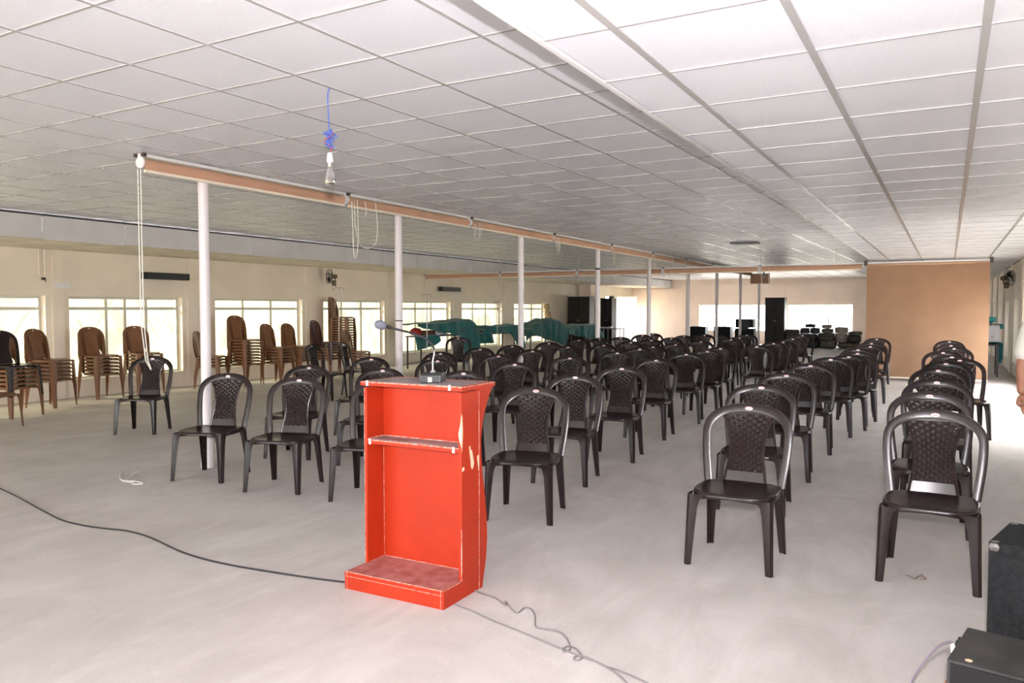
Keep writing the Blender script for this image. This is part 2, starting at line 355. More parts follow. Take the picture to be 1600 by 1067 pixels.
# ---- windows
def window(idx, axis, pos, a, c, z0, z1, cols, pane_m, depth_dir, transom=1.46, grille=True, split=None):
    """axis 'X': window in a wall at X=pos spanning Y a..c; depth_dir = outward sign"""
    root = bpy.data.objects.new('window_%d' % idx, None); C.objects.link(root); struct(root)
    d = depth_dir
    f0, f1 = (pos + d * 0.13, pos + d * 0.17)
    lo, hi = min(f0, f1), max(f0, f1)
    def bx(bm, u0, u1, q0, q1, l=lo, h=hi):
        if axis == 'X': box(bm, l, h, u0, u1, q0, q1)
        else: box(bm, u0, u1, l, h, q0, q1)
    root.location = (0, 0, 0)
    t = 0.045
    bm = BM(); bx(bm, a, c, z1 - t, z1); bx(bm, a, c, z0, z0 + t); bx(bm, a, a + t, z0 + t, z1 - t); bx(bm, c - t, c, z0 + t, z1 - t)
    obj('frame', bm, 'frame', root)
    edges = [a + t + (c - a - 2 * t) * q for q in (split or [i / cols for i in range(cols + 1)])]
    for e in edges[1:-1]:
        bm = BM(); bx(bm, e - 0.022, e + 0.022, z0 + t, z1 - t); obj('mullion', bm, 'frame', root)
    if transom:
        bm = BM(); bx(bm, a + t, c - t, transom - 0.025, transom + 0.025, lo - 0.004, hi + 0.004); obj('transom', bm, 'frame', root)
    pl, ph = (lo + hi) / 2 - 0.004, (lo + hi) / 2 + 0.004
    rows = [(z0 + t, transom - 0.025), (transom + 0.025, z1 - t)] if transom else [(z0 + t, z1 - t)]
    for i in range(len(edges) - 1):
        for r0, r1 in rows:
            bm = BM(); u0, u1 = edges[i] + 0.02, edges[i + 1] - 0.02
            P = (pl + ph) / 2
            if axis == 'X': v = [(P, u0, r0), (P, u1, r0), (P, u1, r1), (P, u0, r1)]
            else: v = [(u0, P, r0), (u1, P, r0), (u1, P, r1), (u0, P, r1)]
            f = bm.faces.new(ring(bm, v))
            obj('pane', bm, pane_m, root)
    if grille:   # crossed safety bars outside the frosted glass
        g = pos + d * 0.19
        W = c - a
        for (u0, q0, u1, q1) in ((0.0, z1, 0.42, z0), (0.42, z1, 0.0, z0), (0.62, z1, 1.0, z0), (1.0, z1, 0.62, z0), (0.52, z1, 0.52, z0)):
            bm = BM()
            p0 = (g, a + u0 * W, q0 - 0.02) if axis == 'X' else (a + u0 * W, g, q0 - 0.02)
            p1 = (g, a + u1 * W, q1 + 0.02) if axis == 'X' else (a + u1 * W, g, q1 + 0.02)
            tube(bm, [p0, p1], 0.012, 4); obj('grille_bar', bm, 'grille', root)
    # sill
    bm = BM()
    s0, s1 = (pos - d * 0.03, pos + d * 0.125)
    if axis == 'X': box(bm, min(s0, s1), max(s0, s1), a + 0.001, c - 0.001, z0, z0 + 0.012)
    else: box(bm, a + 0.001, c - 0.001, min(s0, s1), max(s0, s1), z0, z0 + 0.012)
    obj('sill', bm, 'frame', root)
    return root
def portal(loc, rot, sx, sy):   # tells the renderer where the sky comes in; gives no light of its own
    l = bpy.data.lights.new('sky_portal', 'AREA'); l.shape = 'RECTANGLE'; l.size = sx; l.size_y = sy
    l.cycles.is_portal = True
    o = bpy.data.objects.new('sky_portal', l); C.objects.link(o); o.location = loc; o.rotation_euler = rot
wi = 1
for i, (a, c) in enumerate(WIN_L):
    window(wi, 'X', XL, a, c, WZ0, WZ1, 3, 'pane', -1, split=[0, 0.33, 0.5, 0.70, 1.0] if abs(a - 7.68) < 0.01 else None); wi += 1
window(wi, 'X', XL, ADDED_WIN[0], ADDED_WIN[1], WZ0, WZ1, 2, 'glass', -1, grille=False); wi += 1
portal((XL - 0.3, sum(ADDED_WIN) / 2, (WZ0 + WZ1) / 2), (pi / 2, 0, -pi / 2), ADDED_WIN[1] - ADDED_WIN[0], WZ1 - WZ0)
bm = BM(); box(bm, XL - WT - 2.4, XL - WT, 29.0, 35.5, 2.12, 2.24); struct(obj('added_sunshade', bm, 'wall'))  # unseen slab added outside to keep direct sun off the far wall
for (a, c) in WIN_R:
    window(wi, 'X', XR, a, c, WZ0, WZ1, 2, 'pane_side' if a > 17 or a < 9 else 'glass', 1, grille=False); wi += 1  # unseen middle windows made clear so more skylight comes in
    if 9 < a < 17: portal((XR + 0.3, (a + c) / 2, (WZ0 + WZ1) / 2), (pi / 2, 0, pi / 2), c - a, WZ1 - WZ0)
for (a, c) in WIN_F:
    window(wi, 'Y', YF, a, c, 0.5, WZ1, 3, 'glass', 1, transom=None, grille=False, split=[0, 0.36, 0.64, 1] if a > -6 else [0, 0.3, 0.5, 0.68, 1]); wi += 1
    portal(((a + c) / 2, YF + 0.3, (0.5 + WZ1) / 2), (-pi / 2, 0, 0), c - a, WZ1 - 0.5)
for (a, c) in WIN_B:
    window(wi, 'Y', YB, a, c, 0.1, 2.3, 3, 'glass', -1, transom=None, grille=False); wi += 1
    portal(((a + c) / 2, YB - 0.3, 1.2), (pi / 2, 0, 0), c - a, 2.2)
# door in the far left corner, standing open
d1 = bpy.data.objects.new('door_1', None); C.objects.link(d1); struct(d1, 'white door leaf standing open in the far left corner')
d1.location = (XL + 0.02, 31.85, 0)
bm = BM(); box(bm, 0.0, 0.98, 0.0, 0.045, 0.01, 1.98); obj('door_leaf', bm, 'white_door', d1, bevel=0.004)
bm = BM(); lathe(bm, [(0.006, -0.05), (0.024, -0.045), (0.027, -0.02), (0.012, -0.01), (0.012, 0)], 10, (0.88, 0, 1.02), axis='Y'); obj('door_handle', bm, 'steel', d1, smooth=True)
bm = BM(); y0, y1 = DOOR_Y
box(bm, XL - WT, XL + 0.02, y0 - 0.05, y0, 0, 2.05); box(bm, XL - WT, XL + 0.02, y1, y1 + 0.05, 0, 2.05); box(bm, XL - WT, XL + 0.02, y0, y1, 2.0, 2.05)
struct(obj('trim_door', bm, 'frame'))
portal((XL - 0.4, sum(DOOR_Y) / 2, 1.0), (pi / 2, 0, -pi / 2), 1.05, 2.0)

# ------------------------------------------------------------------ ceiling: slab, tiles, runners
ceil = bpy.data.objects.new('ceiling', None); C.objects.link(ceil); struct(ceil, 'white tiled suspended ceiling in two levels')
bm = BM(); box(bm, XL - WT, XE - 0.005, YB - WT, YF + WT, ZL + 0.02, ZL + 0.2); obj('upper_slab', bm, 'tile', ceil)
bm = BM(); box(bm, XE, XR + WT, YB - WT, YF + WT, ZR + 0.02, ZL + 0.2); obj('lower_slab', bm, 'tile', ceil)
def kinkz(y):  # the lower ceiling sags a little where its two runs meet
    return 0.0
def grid(a, bb, x0, y0, t, z, imin, imax, jmin, jmax, xlo, xhi, ncount, wx, wy):
    ct, st = cos(t), sin(t)
    tiles = []
    for i in range(imin, imax):
        for j in range(jmin, jmax):
            cx, cy = x0 + (i + 0.5) * a, y0 + (j + 0.5) * bb
            X, Y = cx * ct - cy * st, cx * st + cy * ct
            lo, hi = max(X - a / 2, xlo), min(X + a / 2, xhi)
            if hi - lo < 0.05 or Y > YF + 0.3 or Y < YB: continue
            tiles.append((X, Y, lo, hi))
    def seen(q):
        v = Vector((q[0], q[1], z)) - CP; dz = v.dot(FW)
        if dz < 0.4: return 1e6
        px, py = 800 + FPX * v.dot(RT) / dz, 533.5 - FPX * v.dot(UP) / dz
        return dz + (0 if -250 < px < 1850 and py > -260 else 1000)
    tiles.sort(key=seen)
    full = BM(); g = 0.004
    box(full, -a / 2 + wx / 2 - g, a / 2 - wx / 2 + g, -bb / 2 + wy / 2 - g, bb / 2 - wy / 2 + g, 0.0, 0.012)
    me = mesh(full, 'tile', 'tile', bevel=0.003)
    rest = BM()
    for n, (X, Y, lo, hi) in enumerate(tiles):
        whole = hi - lo > a - 0.02
        if n < ncount:
            if whole: o = link('tile', me, ceil, (X, Y, z + 0.001 + rnd.uniform(0, 0.002)), t)
            else:
                p = BM(); box(p, lo + wx / 2 - g, hi - wx / 2 + g, Y - bb / 2 + wy / 2, Y + bb / 2 - wy / 2, z + 0.001, z + 0.013); o = obj('tile', p, 'tile', ceil)
            if whole: o.rotation_euler = (rnd.uniform(-0.0022, 0.0022), rnd.uniform(-0.0022, 0.0022), t)
        else:
            h = rnd.uniform(0, 0.002); box(rest, lo + wx / 2 - g, hi - wx / 2 + g, Y - bb / 2 + wy / 2 - g, Y + bb / 2 - wy / 2 + g, z + 0.001 + h, z + 0.013)
    if len(rest.verts): o = obj('tile_field', rest, 'tile', ceil); o['kind'] = 'stuff'
    else: rest.free()
    # runners, one object per straight run
    for i in range(imin, imax + 1):
        xx = x0 + i * a
        ya, yb = y0 + jmin * bb, y0 + jmax * bb
        xm = xx * ct - (ya + yb) / 2 * st
        if xm < xlo + 0.02 or xm > xhi - 0.02: continue
        bm = BM(); box(bm, xx - wx / 2, xx + wx / 2, max(ya, YB), min(yb, YF), z - 0.0035, z + 0.006)
        o = obj('runner', bm, 'runner', ceil); o.rotation_euler = (0, 0, t)
    for j in range(jmin, jmax + 1):
        yy = y0 + j * bb
        if not YB < yy < YF: continue
        bm = BM(); box(bm, xlo, xhi, -wy / 2, wy / 2, z - 0.0025, z + 0.006)
        o = obj('cross_runner', bm, 'runner', ceil); o.location = (0, yy, 0); o.rotation_euler = (0, 0, t)
grid(0.6087, 0.5706, -3.2205, 2.0258, -0.0212, ZL, -13, 5, -12, 57, XF, XE, 200, 0.020, 0.015)
grid(0.5794, 0.6076, -1.0601, 2.6431, -0.0033, ZR, -1, 5, -13, 52, XE, XR, 98, 0.030, 0.012)
bm = BM(); box(bm, XE - 0.022, XE, YB, YF, ZR - 0.006, ZR + 0.03); struct(obj('trim_ceiling_edge', bm, 'trim'))
bm = BM(); box(bm, XE - 0.008, XE - 0.001, YB, YF, ZR + 0.03, ZL + 0.02); struct(obj('trim_ceiling_step', bm, 'tile'))

# ------------------------------------------------------------------ plastic chair
HW0 = 0.212
def yb(z, x=0.0):
    return 0.166 + 0.106 * (z - 0.41) / 0.46 - 0.030 * (x / 0.25) ** 2
def arch_path():
    pts = []
    for i in range(6):
        t = i / 6; z = 0.405 + t * (0.70 - 0.405); x = HW0 + (0.241 - HW0) * sin(t * pi / 2) ** 1.1
        pts.append((x, z))
    A, Bh, zc = 0.241, 0.150, 0.70
    for i in range(0, 21):
        th = pi * i / 20
        pts.append((A * (abs(cos(th)) ** 0.86) * (1 if cos(th) >= 0 else -1), zc + Bh * sin(th) ** 0.86))
    pts += [(-x, z) for x, z in pts[:6][::-1]]
    return pts
def frame_mesh(m, dp=0.020, sx=1.0):
    bm = BM(); P = [(x * sx, z) for x, z in arch_path()]; N = len(P); prev = None
    sec = [(-0.5, -0.35), (-0.30, -0.5), (0.30, -0.5), (0.5, -0.35), (0.5, 0.2), (0.40, 0.5), (-0.40, 0.5), (-0.5, 0.2)]
    for i, (x, z) in enumerate(P):
        a = P[max(i - 1, 0)]; c = P[min(i + 1, N - 1)]
        tx, tz = c[0] - a[0], c[1] - a[1]; L = sqrt(tx * tx + tz * tz); tx /= L; tz /= L
        nx, nz = tz, -tx        # outward in the back plane
        top = max(0, (z - 0.7) / 0.15)
        wd = 0.046 + 0.006 * top
        r = ring(bm, [(x + nx * u * wd, yb(z + nz * u * wd, x) + v * dp, z + nz * u * wd) for u, v in sec])
        if prev: bridge(bm, prev, r)
        else: bm.faces.new(r[::-1])
        prev = r
    bm.faces.new(prev); bmesh.ops.recalc_face_normals(bm, faces=bm.faces[:])
    return mesh(bm, 'back_frame', m, smooth=True)
def sw(z):   # half width of the splat
    ks = [(0.40, 0.128), (0.47, 0.117), (0.55, 0.104), (0.63, 0.101), (0.70, 0.112), (0.76, 0.130), (0.80, 0.152), (0.835, 0.185)]
    for (z0, a), (z1, c) in zip(ks, ks[1:]):
        if z <= z1: return a + (c - a) * max(0, (z - z0) / (z1 - z0))
    return ks[-1][1]
ZW0, ZW1 = 0.475, 0.812
def splat_mesh(m, solid, rr=0.0085):
    bm = BM()
    def plate(z0, z1, nz, f=0.0):
        prev = None
        for i in range(nz + 1):
            z = z0 + (z1 - z0) * i / nz; h = sw(z) - f
            if z > 0.80: h = min(h, 0.241 * sqrt(max(0.02, 1 - ((z - 0.70) / 0.155) ** 2)) - 0.004)
            xs = [h * (k / 6 - 1) for k in range(13)]
            r = ring(bm, [(x, yb(z, x) - 0.0035, z) for x in xs] + [(x, yb(z, x) + 0.0035, z) for x in xs[::-1]])
            if prev: bridge(bm, prev, r)
            else: bm.faces.new(r[::-1])
            prev = r
        bm.faces.new(prev)
    if solid: plate(0.425, 0.838, 22)
    else: plate(0.40, ZW0, 4); plate(ZW1, 0.838, 3)
    for s in (-1, 1):
        pts = []
        for i in range(19):
            z = (0.43 if solid else 0.41) + (0.83 - (0.43 if solid else 0.41)) * i / 18; x = s * (sw(z) - 0.004); pts.append((x, yb(z, x) - 0.001, z))
        tube(bm, pts, rr, 6)
    bmesh.ops.recalc_face_normals(bm, faces=bm.faces[:])
    return mesh(bm, 'back_splat', m, smooth=True)
def weave_mesh(m):
    bm = BM(); NV, NH = 9, 20; am = 0.0036; th = 0.002
    dz = (ZW1 - ZW0) / NH
    def strip(pts, wv, wid):     # flat ribbon with a thickness
        prev = None
        for p, q in pts:
            r = ring(bm, [(p[0] - wid * q[0], p[1] - th, p[2] - wid * q[1]), (p[0] + wid * q[0], p[1] - th, p[2] + wid * q[1]), (p[0] + wid * q[0], p[1] + th, p[2] + wid * q[1]), (p[0] - wid * q[0], p[1] + th, p[2] - wid * q[1])])
            if prev: bridge(bm, prev, r)
            prev = r
    for k in range(NH):
        z = ZW0 + (k + 0.5) * dz; h = sw(z) - 0.006; pts = []
        for i in range(2 * NV + 1):
            u = i / (2 * NV); x = -h + 2 * h * u
            wv = am * sin(pi * (u * NV - 0.0)) * (1 if k % 2 else -1)
            pts.append(((x, yb(z, x) + wv, z), (0, 1)))
        strip(pts, 0, dz * 0.445)
    for j in range(NV):
        pts = []
        for i in range(2 * NH + 1):
            z = ZW0 + (ZW1 - ZW0) * i / (2 * NH); h = sw(z) - 0.006; x = -h + 2 * h * (j + 0.5) / NV
            wv = -am * cos(pi * (z - ZW0) / dz + pi * 0.5) * (1 if j % 2 else -1) * -1
            pts.append(((x, yb(z, x) + wv, z), (1, 0)))
        strip(pts, 0, (sw(0.63) * 2 / NV) * 0.43)
    bmesh.ops.recalc_face_normals(bm, faces=bm.faces[:])
    me = mesh(bm, 'woven_panel', m)
    return me
def seat_outline(s, grow=0.0, rear=9.0):
    pts = []
    for k in range(40):
        th = 2 * pi * k / 40; e = 0.55
        x = abs(cos(th)) ** e * (1 if cos(th) >= 0 else -1); y = abs(sin(th)) ** e * (1 if sin(th) >= 0 else -1)
        hx = (0.226 if y < 0 else 0.226 - 0.012 * y)
        pts.append((x * (hx * s + grow), min(rear, -0.025 + y * (0.203 * s + grow))))
    return pts
def seat_mesh(m, rear=9.0):
    bm = BM(); prev = None
    levels = [(0.001, 0, 0.4035), (0.3, 0, 0.4045), (0.55, 0, 0.407), (0.78, 0, 0.411), (0.92, 0, 0.4175), (0.97, 0, 0.420), (1.0, 0, 0.4185), (1.0, 0.005, 0.412), (1.0, 0.007, 0.402), (1.0, 0.006, 0.382), (1.0, 0.001, 0.382), (0.97, 0.0, 0.404), (0.6, 0, 0.400), (0.001, 0, 0.397)]
    for s, g, z in levels:
        pts = seat_outline(s, g, rear); r = []
        for x, y in pts:
            dz = 0.0
            if z < 0.4 and s == 1.0: dz = 0.012 * cos(min(1, abs(x) / 0.16) * pi / 2)       # skirt is cut higher between the legs
            if y < -0.17: dz -= 0.006 * min(1, (-0.17 - y) / 0.05)
            r.append(bm.verts.new((x, y, z + dz)))
        if prev: bridge(bm, prev, r)
        else: bm.faces.new(r[::-1])
        prev = r
    bm.faces.new(prev); bmesh.ops.recalc_face_normals(bm, faces=bm.faces[:])
    return mesh(bm, 'seat', m, smooth=True)
def leg_mesh(m, sx, sy, t=0.0045, g=0.006, nest=False):
    bm = BM(); prev = None
    if sy < 0: top, bot = (0.236, -0.236), (0.246, -0.262)
    else: top, bot = (0.226, 0.176), (0.236, 0.222)
    if nest and sy > 0: top, bot = (0.247, 0.160), (0.257, 0.215)
    for f, wf in ((0.0, 0.115), (0.03, 0.088), (0.09, 0.070), (0.20, 0.060), (0.5, 0.052), (0.8, 0.045), (0.985, 0.041), (1.0, 0.037)):
        z = 0.402 * (1 - f); cx = top[0] + (bot[0] - top[0]) * f; cy = top[1] + (bot[1] - top[1]) * f
        wx, wy, c = wf, wf * (0.85 if sy < 0 else 0.75), min(0.016, wf * 0.35)
        if nest and sy > 0: wx, c = 0.012, 0.004
        prof = [(-wx, -g), (-wx * 0.5, 0), (-c, 0), (0, -c), (0, -wy * 0.5), (-g, -wy), (-g - t, -wy), (-t, -wy * 0.5), (-t, -c - t * 0.4), (-c - t * 0.4, -t), (-wx * 0.5, -t), (-wx, -g - t)]
        r = ring(bm, [(sx * (cx + u), (cy + (v if sy > 0 else -v)), z) for u, v in prof])
        if prev: bridge(bm, prev, r)
        else: bm.faces.new(r[::-1])
        prev = r
    bm.faces.new(prev); bmesh.ops.recalc_face_normals(bm, faces=bm.faces[:])
    return mesh(bm, 'leg', m, smooth=True)
def badge_mesh(back=0.0):
    bm = BM()
    z0 = 0.846
    for (rx, rz, off, mi) in ((0.025, 0.0125, 0.0108, 0), (0.0215, 0.0098, 0.0113, 1)):
        c = [bm.verts.new((rx * cos(2 * pi * k / 20), yb(z0) - off + back + 0.30 * (rz * sin(2 * pi * k / 20)) * 0.3, z0 + rz * sin(2 * pi * k / 20))) for k in range(20)]
        bm.faces.new(c).material_index = mi
    box(bm, -0.012, 0.012, yb(z0) - 0.0119 + back, yb(z0) - 0.0114 + back, z0 - 0.003, z0 + 0.003, 0)
    for k in range(20): pass
    bmesh.ops.recalc_face_normals(bm, faces=bm.faces[:])
    return mesh(bm, 'badge', ['badge_red', 'badge_white'])
BADGE = badge_mesh(); BADGE_THIN = badge_mesh(0.0055)
def make_chair(name, m, label, woven):
    t = thing(name, label, 'chair')
    link('seat', seat_mesh(m, 9.0 if woven else 0.150), t); link('back_frame', frame_mesh(m, *((0.020, 1.0) if woven else (0.008, 0.875))), t)
    sp = link('back_splat', splat_mesh(m, not woven, 0.0085 if woven else 0.004), t)
    if woven: link('woven_panel', weave_mesh(m), sp)
    for sy in (-1, 1):
        for sx in (-1, 1): link('leg', leg_mesh(m, sx, sy, *((0.0045, 0.006) if woven else (0.0009, 0.0, True))), t)
    link('badge', BADGE if woven else BADGE_THIN, t)
    bpy.context.view_layer.update(); reg(t)
    return t
proto_black = make_chair('plastic_chair', 'black_plastic', 'x', True)
proto_brown = make_chair('brown_chair', 'brown_plastic', 'x', False)
proto_smooth = make_chair('black_chair', 'black_plastic', 'x', False)
proto_maroon = make_chair('maroon_chair', 'maroon_plastic', 'x', False)
used = set()
def place(proto, loc, rotz, label, group):
    if proto.name in used: o = copy_tree(proto)
    else: o = proto; used.add(proto.name)
    o.location = loc; o.rotation_euler = (0, 0, rotz); o['label'] = label; o['group'] = group
    return o
# the seated columns: (tag pixel of each chair's badge)
COLS = [
  ('the column nearest the white poles', [(357.3, 588, 18), (483.6, 575, 18), (581, 561.7, 14), (689, 553, 12), (751, 546, 8), (801, 542, 6), (858, 537, 8), (905, 532, 4), (937.5, 530.2, 4), (970, 528.5, 6), (1004, 524.7, 4), (1020.5, 522.5, 4)]),
  ('the second column from the poles', [(468.6, 594.4, 18), (598.7, 579.4, 14), (684.5, 564.5, 12), (779.5, 557, 10), (832.5, 549, 8), (888, 543, 5), (944, 540, 4), (986, 535.5, 6), (1018, 532.2, 5), (1049, 529.5, 4), (1069, 526, 3), (1101, 524, 3)]),
  ('the third column from the poles', [(600, 600, 16), (725, 584, 12), (805, 570, 10), (891, 560, 6), (965, 552, 6), (1000, 546, 4), (1021, 542.5, 5), (1056, 539, 4), (1095.5, 534.5, 2), (1142.5, 531, 4), (1156, 528, 2), (1167, 524, 2)]),
  ('the column left of the wide aisle', [(838, 611, 13), (899.5, 590, 9), (972, 576.5, 8), (1026, 563.5, 4), (1072.5, 554, 10), (1105.5, 549.5, 5), (1126, 545, 4), (1182.5, 542, 12), (1209, 537, 3), (1224, 535, 4), (1239, 530, 2), (1254, 524.5, 2)]),
  ('the column right of the wide aisle', [(1171, 638, 0), (1190, 606, 3), (1229, 587.5, 5), (1266.7, 572, 4), (1298, 562, 6), (1326.4, 558, 2), (1340, 552.7, 5), (1340.7, 547, 3), (1360, 542, 2), (1362, 537, 2), (1370, 530.4, 3)]),
  ('the rightmost column', [(1461.5, 648.3, -2), (1452.5, 619, 2), (1464, 598, 1), (1466, 579.4, 2), (1478, 568.6, 1), (1499.5, 563.5, 8), (1487.5, 558.4, -2), (1473.6, 551.5, 3), (1491, 545, 0), (1486, 540.4, 0), (1483.5, 534.3, 0)]),
]
ZT = 0.846
def place_tag(px, py, rot, label, group='chairs set out in rows'):
    p = onz(px, py, ZT); r = radians(rot)
    return place(proto_black, (p.x + sin(r) * 0.268, p.y - cos(r) * 0.268, 0), r, label, group)
for cname, lst in COLS:
    n = len(lst); pl = sorted(lst, key=lambda q: -q[1])
    for i, (px, py, rot) in enumerate(pl):
        where = 'front chair' if i == 0 else ('last chair' if i == n - 1 else '%s from the front' % ORD[i])
        place_tag(px, py, rot, 'dark woven-back plastic chair, %s in %s' % (where, cname), cname)
place_tag(239, 560.6, 30, 'single dark plastic chair under the long hanging blind chain', 'stray dark chairs')
place_tag(716, 529, 32, 'dark plastic chair standing alone before the green draped table', 'stray dark chairs')
place(proto_black, (-8.75, 9.60, 0), radians(102), 'dark plastic chair turned sideways, nearer of the pair before the brown stacks', 'stray dark chairs')
place(proto_black, (-8.78, 10.42, 0), radians(112), 'dark plastic chair turned sideways, further of the pair before the brown stacks', 'stray dark chairs')

# stacks of brown chairs along the left wall
PITCH = 0.057
def stack(x, y, rot, n, where, top=None, ntop=0, pitch=PITCH):
    r = radians(rot)
    fx, fy = sin(r), -cos(r)
    for k in range(n + ntop):
        pr = proto_brown if k < n else top
        col = {'brown_chair': 'brown', 'black_chair': 'black', 'maroon_chair': 'dark maroon'}[pr.name.split('.')[0]]
        pos = 'bottom' if k == 0 else ('top' if k == n + ntop - 1 else '%s from bottom' % ORD[k])
        if n + ntop == 1: lab = '%s plastic chair %s' % (col, where)
        else: lab = '%s plastic chair, %s of the stack %s' % (col, pos, where)
        place(pr, (x, y, PITCH * k), r, lab, 'stack ' + where)
stack(-10.15, 5.22, 112, 1, 'cut off at the left edge of the picture')
stack(-11.02, 5.98, 98, 5, 'with a black top chair', proto_smooth, 1)
stack(-11.66, 6.85, 112, 6, 'just behind the black-topped one')
stack(-12.08, 7.92, 92, 6, 'under the wide window')
stack(-12.10, 8.72, 84, 6, 'behind the single dark chair')
stack(-11.88, 9.95, 118, 4, 'half hidden by the nearest pole')
stack(-11.72, 10.62, 92, 9, 'of nine beside the nearest pole')
stack(-11.58, 11.30, 102, 6, 'next right of the stack of nine')
stack(-11.62, 11.90, 100, 6, 'second right of the stack of nine')
stack(-11.45, 12.54, 106, 5, 'topped with two maroon ones', proto_maroon, 2)
stack(-11.98, 13.68, 108, 16, 'below the wall fan')
stack(-11.28, 13.36, 110, 3, 'in front of the tallest')

# ------------------------------------------------------------------ lectern
L = thing('lectern', 'red painted wooden lectern with open back, worn edges and stepped base', 'lectern', (-2.70, 3.09, 0))
LW = 0.615   # width; local x 0..LW, y 0 = step front, body from y=.17 to .33
bm = BM(); box(bm, 0, LW, 0, 0.33, 0.0, 0.088); obj('base_step', bm, 'red', L, bevel=0.003)
bm = BM(); box(bm, 0.012, LW - 0.012, 0.012, 0.318, 0.089, 0.0915); obj('dusty_deck', bm, 'red_dusty', L)
for x in (0.0, LW - 0.018):
    bm = BM(); box(bm, x, x + 0.018, 0.165, 0.33, 0.0895, 1.035); obj('side_panel', bm, 'red', L, bevel=0.002)
bm = BM(); box(bm, 0.0185, LW - 0.0185, 0.305, 0.324, 0.0925, 1.034); obj('inner_back', bm, 'red', L)
prof = [(1.045, 0.475), (1.0, 0.435), (0.93, 0.395), (0.86, 0.366), (0.78, 0.352), (0.70, 0.353), (0.60, 0.366), (0.48, 0.390), (0.36, 0.408), (0.25, 0.412), (0.14, 0.400), (0.04, 0.372), (0.0, 0.362)]
bm = BM(); prism(bm, [(0.331, 1.045)] + [(yy, z) for z, yy in prof] + [(0.331, 0.0)], 0.0, LW, 'X'); obj('curved_front', bm, 'red', L)
bm = BM(); box(bm, 0.0185, LW - 0.0185, 0.168, 0.304, 0.735, 0.757); sh = obj('shelf', bm, 'red', L)
bm = BM(); box(bm, 0.035, LW - 0.035, 0.185, 0.292, 0.7575, 0.760); obj('dusty_liner', bm, 'dusty_top', sh)
for x in (0.03, LW - 0.055):
    bm = BM(); box(bm, x, x + 0.014, 0.162, 0.1675, 0.732, 0.762); obj('clip', bm, 'clip', sh, bevel=0.002)
bm = BM(); box(bm, -0.012, LW + 0.012, 0.150, 0.475, 1.0455, 1.066); tp = obj('top', bm, 'red', L, bevel=0.004)
bm = BM(); box(bm, 0.02, LW - 0.02, 0.165, 0.43, 1.0665, 1.069); obj('dusty_liner', bm, 'dusty_top', tp)
for x in (0.03, LW - 0.065):
    bm = BM(); box(bm, x, x + 0.014, 0.143, 0.1495, 1.046, 1.074); obj('clip', bm, 'clip', tp, bevel=0.002)
bm = BM()
e = 0.003
box(bm, 0, LW, -0.0015, e, 0.0885, 0.0925); box(bm, LW - e, LW + 0.0015, 0, 0.165, 0.0885, 0.0925)
box(bm, 0.012, LW - 0.01, -0.0012, 0.0, 0.066, 0.069); box(bm, 0.012, 0.015, -0.0012, 0, 0.0, 0.088); box(bm, LW - 0.018, LW - 0.015, -0.0012, 0, 0.0, 0.088)
box(bm, LW, LW + 0.0015, 0.329, 0.333, 0.0, 1.03); box(bm, LW - e, LW + 0.0012, 0.1635, 0.1665, 0.09, 0.35); box(bm, 0, e, 0.1635, 0.1655, 0.09, 1.03)
box(bm, 0.02, LW - 0.02, 0.3015, 0.3045, 0.0926, 0.096); box(bm, 0.0186, 0.0215, 0.18, 0.304, 0.0926, 0.0955); box(bm, 0.0186, 0.021, 0.3025, 0.3045, 0.1, 0.73)
box(bm, -0.012, LW + 0.012, 0.1485, 0.151, 1.061, 1.067); box(bm, LW + 0.010, LW + 0.0135, 0.15, 0.475, 1.062, 1.067); box(bm, -0.0135, -0.010, 0.15, 0.475, 1.062, 1.067); box(bm, 0, LW, 0.4745, 0.4765, 1.061, 1.067)
box(bm, 0.02, LW - 0.02, 0.2975, 0.303, 0.757, 0.764); box(bm, 0.019, 0.024, 0.17, 0.30, 0.757, 0.764); box(bm, 0.02, LW - 0.02, 0.1665, 0.1685, 0.752, 0.758)
obj('worn_edge', bm, 'edge', L)
def chip(pts, plane):
    bm = BM()
    if plane == 'side': prism(bm, pts, LW + 0.0004, LW + 0.0012, 'X')
    else: prism(bm, pts, 0.1638, 0.1648, 'Y')
    obj('paint_chip', bm, 'chip', L)
chip([(0.234, 0.755), (0.244, 0.762), (0.250, 0.74), (0.262, 0.735), (0.272, 0.70), (0.282, 0.665), (0.272, 0.645), (0.262, 0.636), (0.252, 0.65), (0.246, 0.69), (0.238, 0.72)], 'side')
chip([(0.167, 0.655), (0.178, 0.664), (0.190, 0.658), (0.186, 0.645), (0.170, 0.640)], 'side')
chip([(0.312, 0.70), (0.328, 0.70), (0.330, 0.66), (0.324, 0.62), (0.318, 0.66), (0.310, 0.68)], 'side')
chip([(0.166, 0.93), (0.172, 0.91), (0.176, 0.85), (0.174, 0.80), (0.170, 0.76), (0.166, 0.74)], 'side')
chip([(LW - 0.018, 0.83), (LW - 0.008, 0.87), (LW, 0.93), (LW, 0.76), (LW - 0.006, 0.78), (LW - 0.014, 0.80)], 'front')

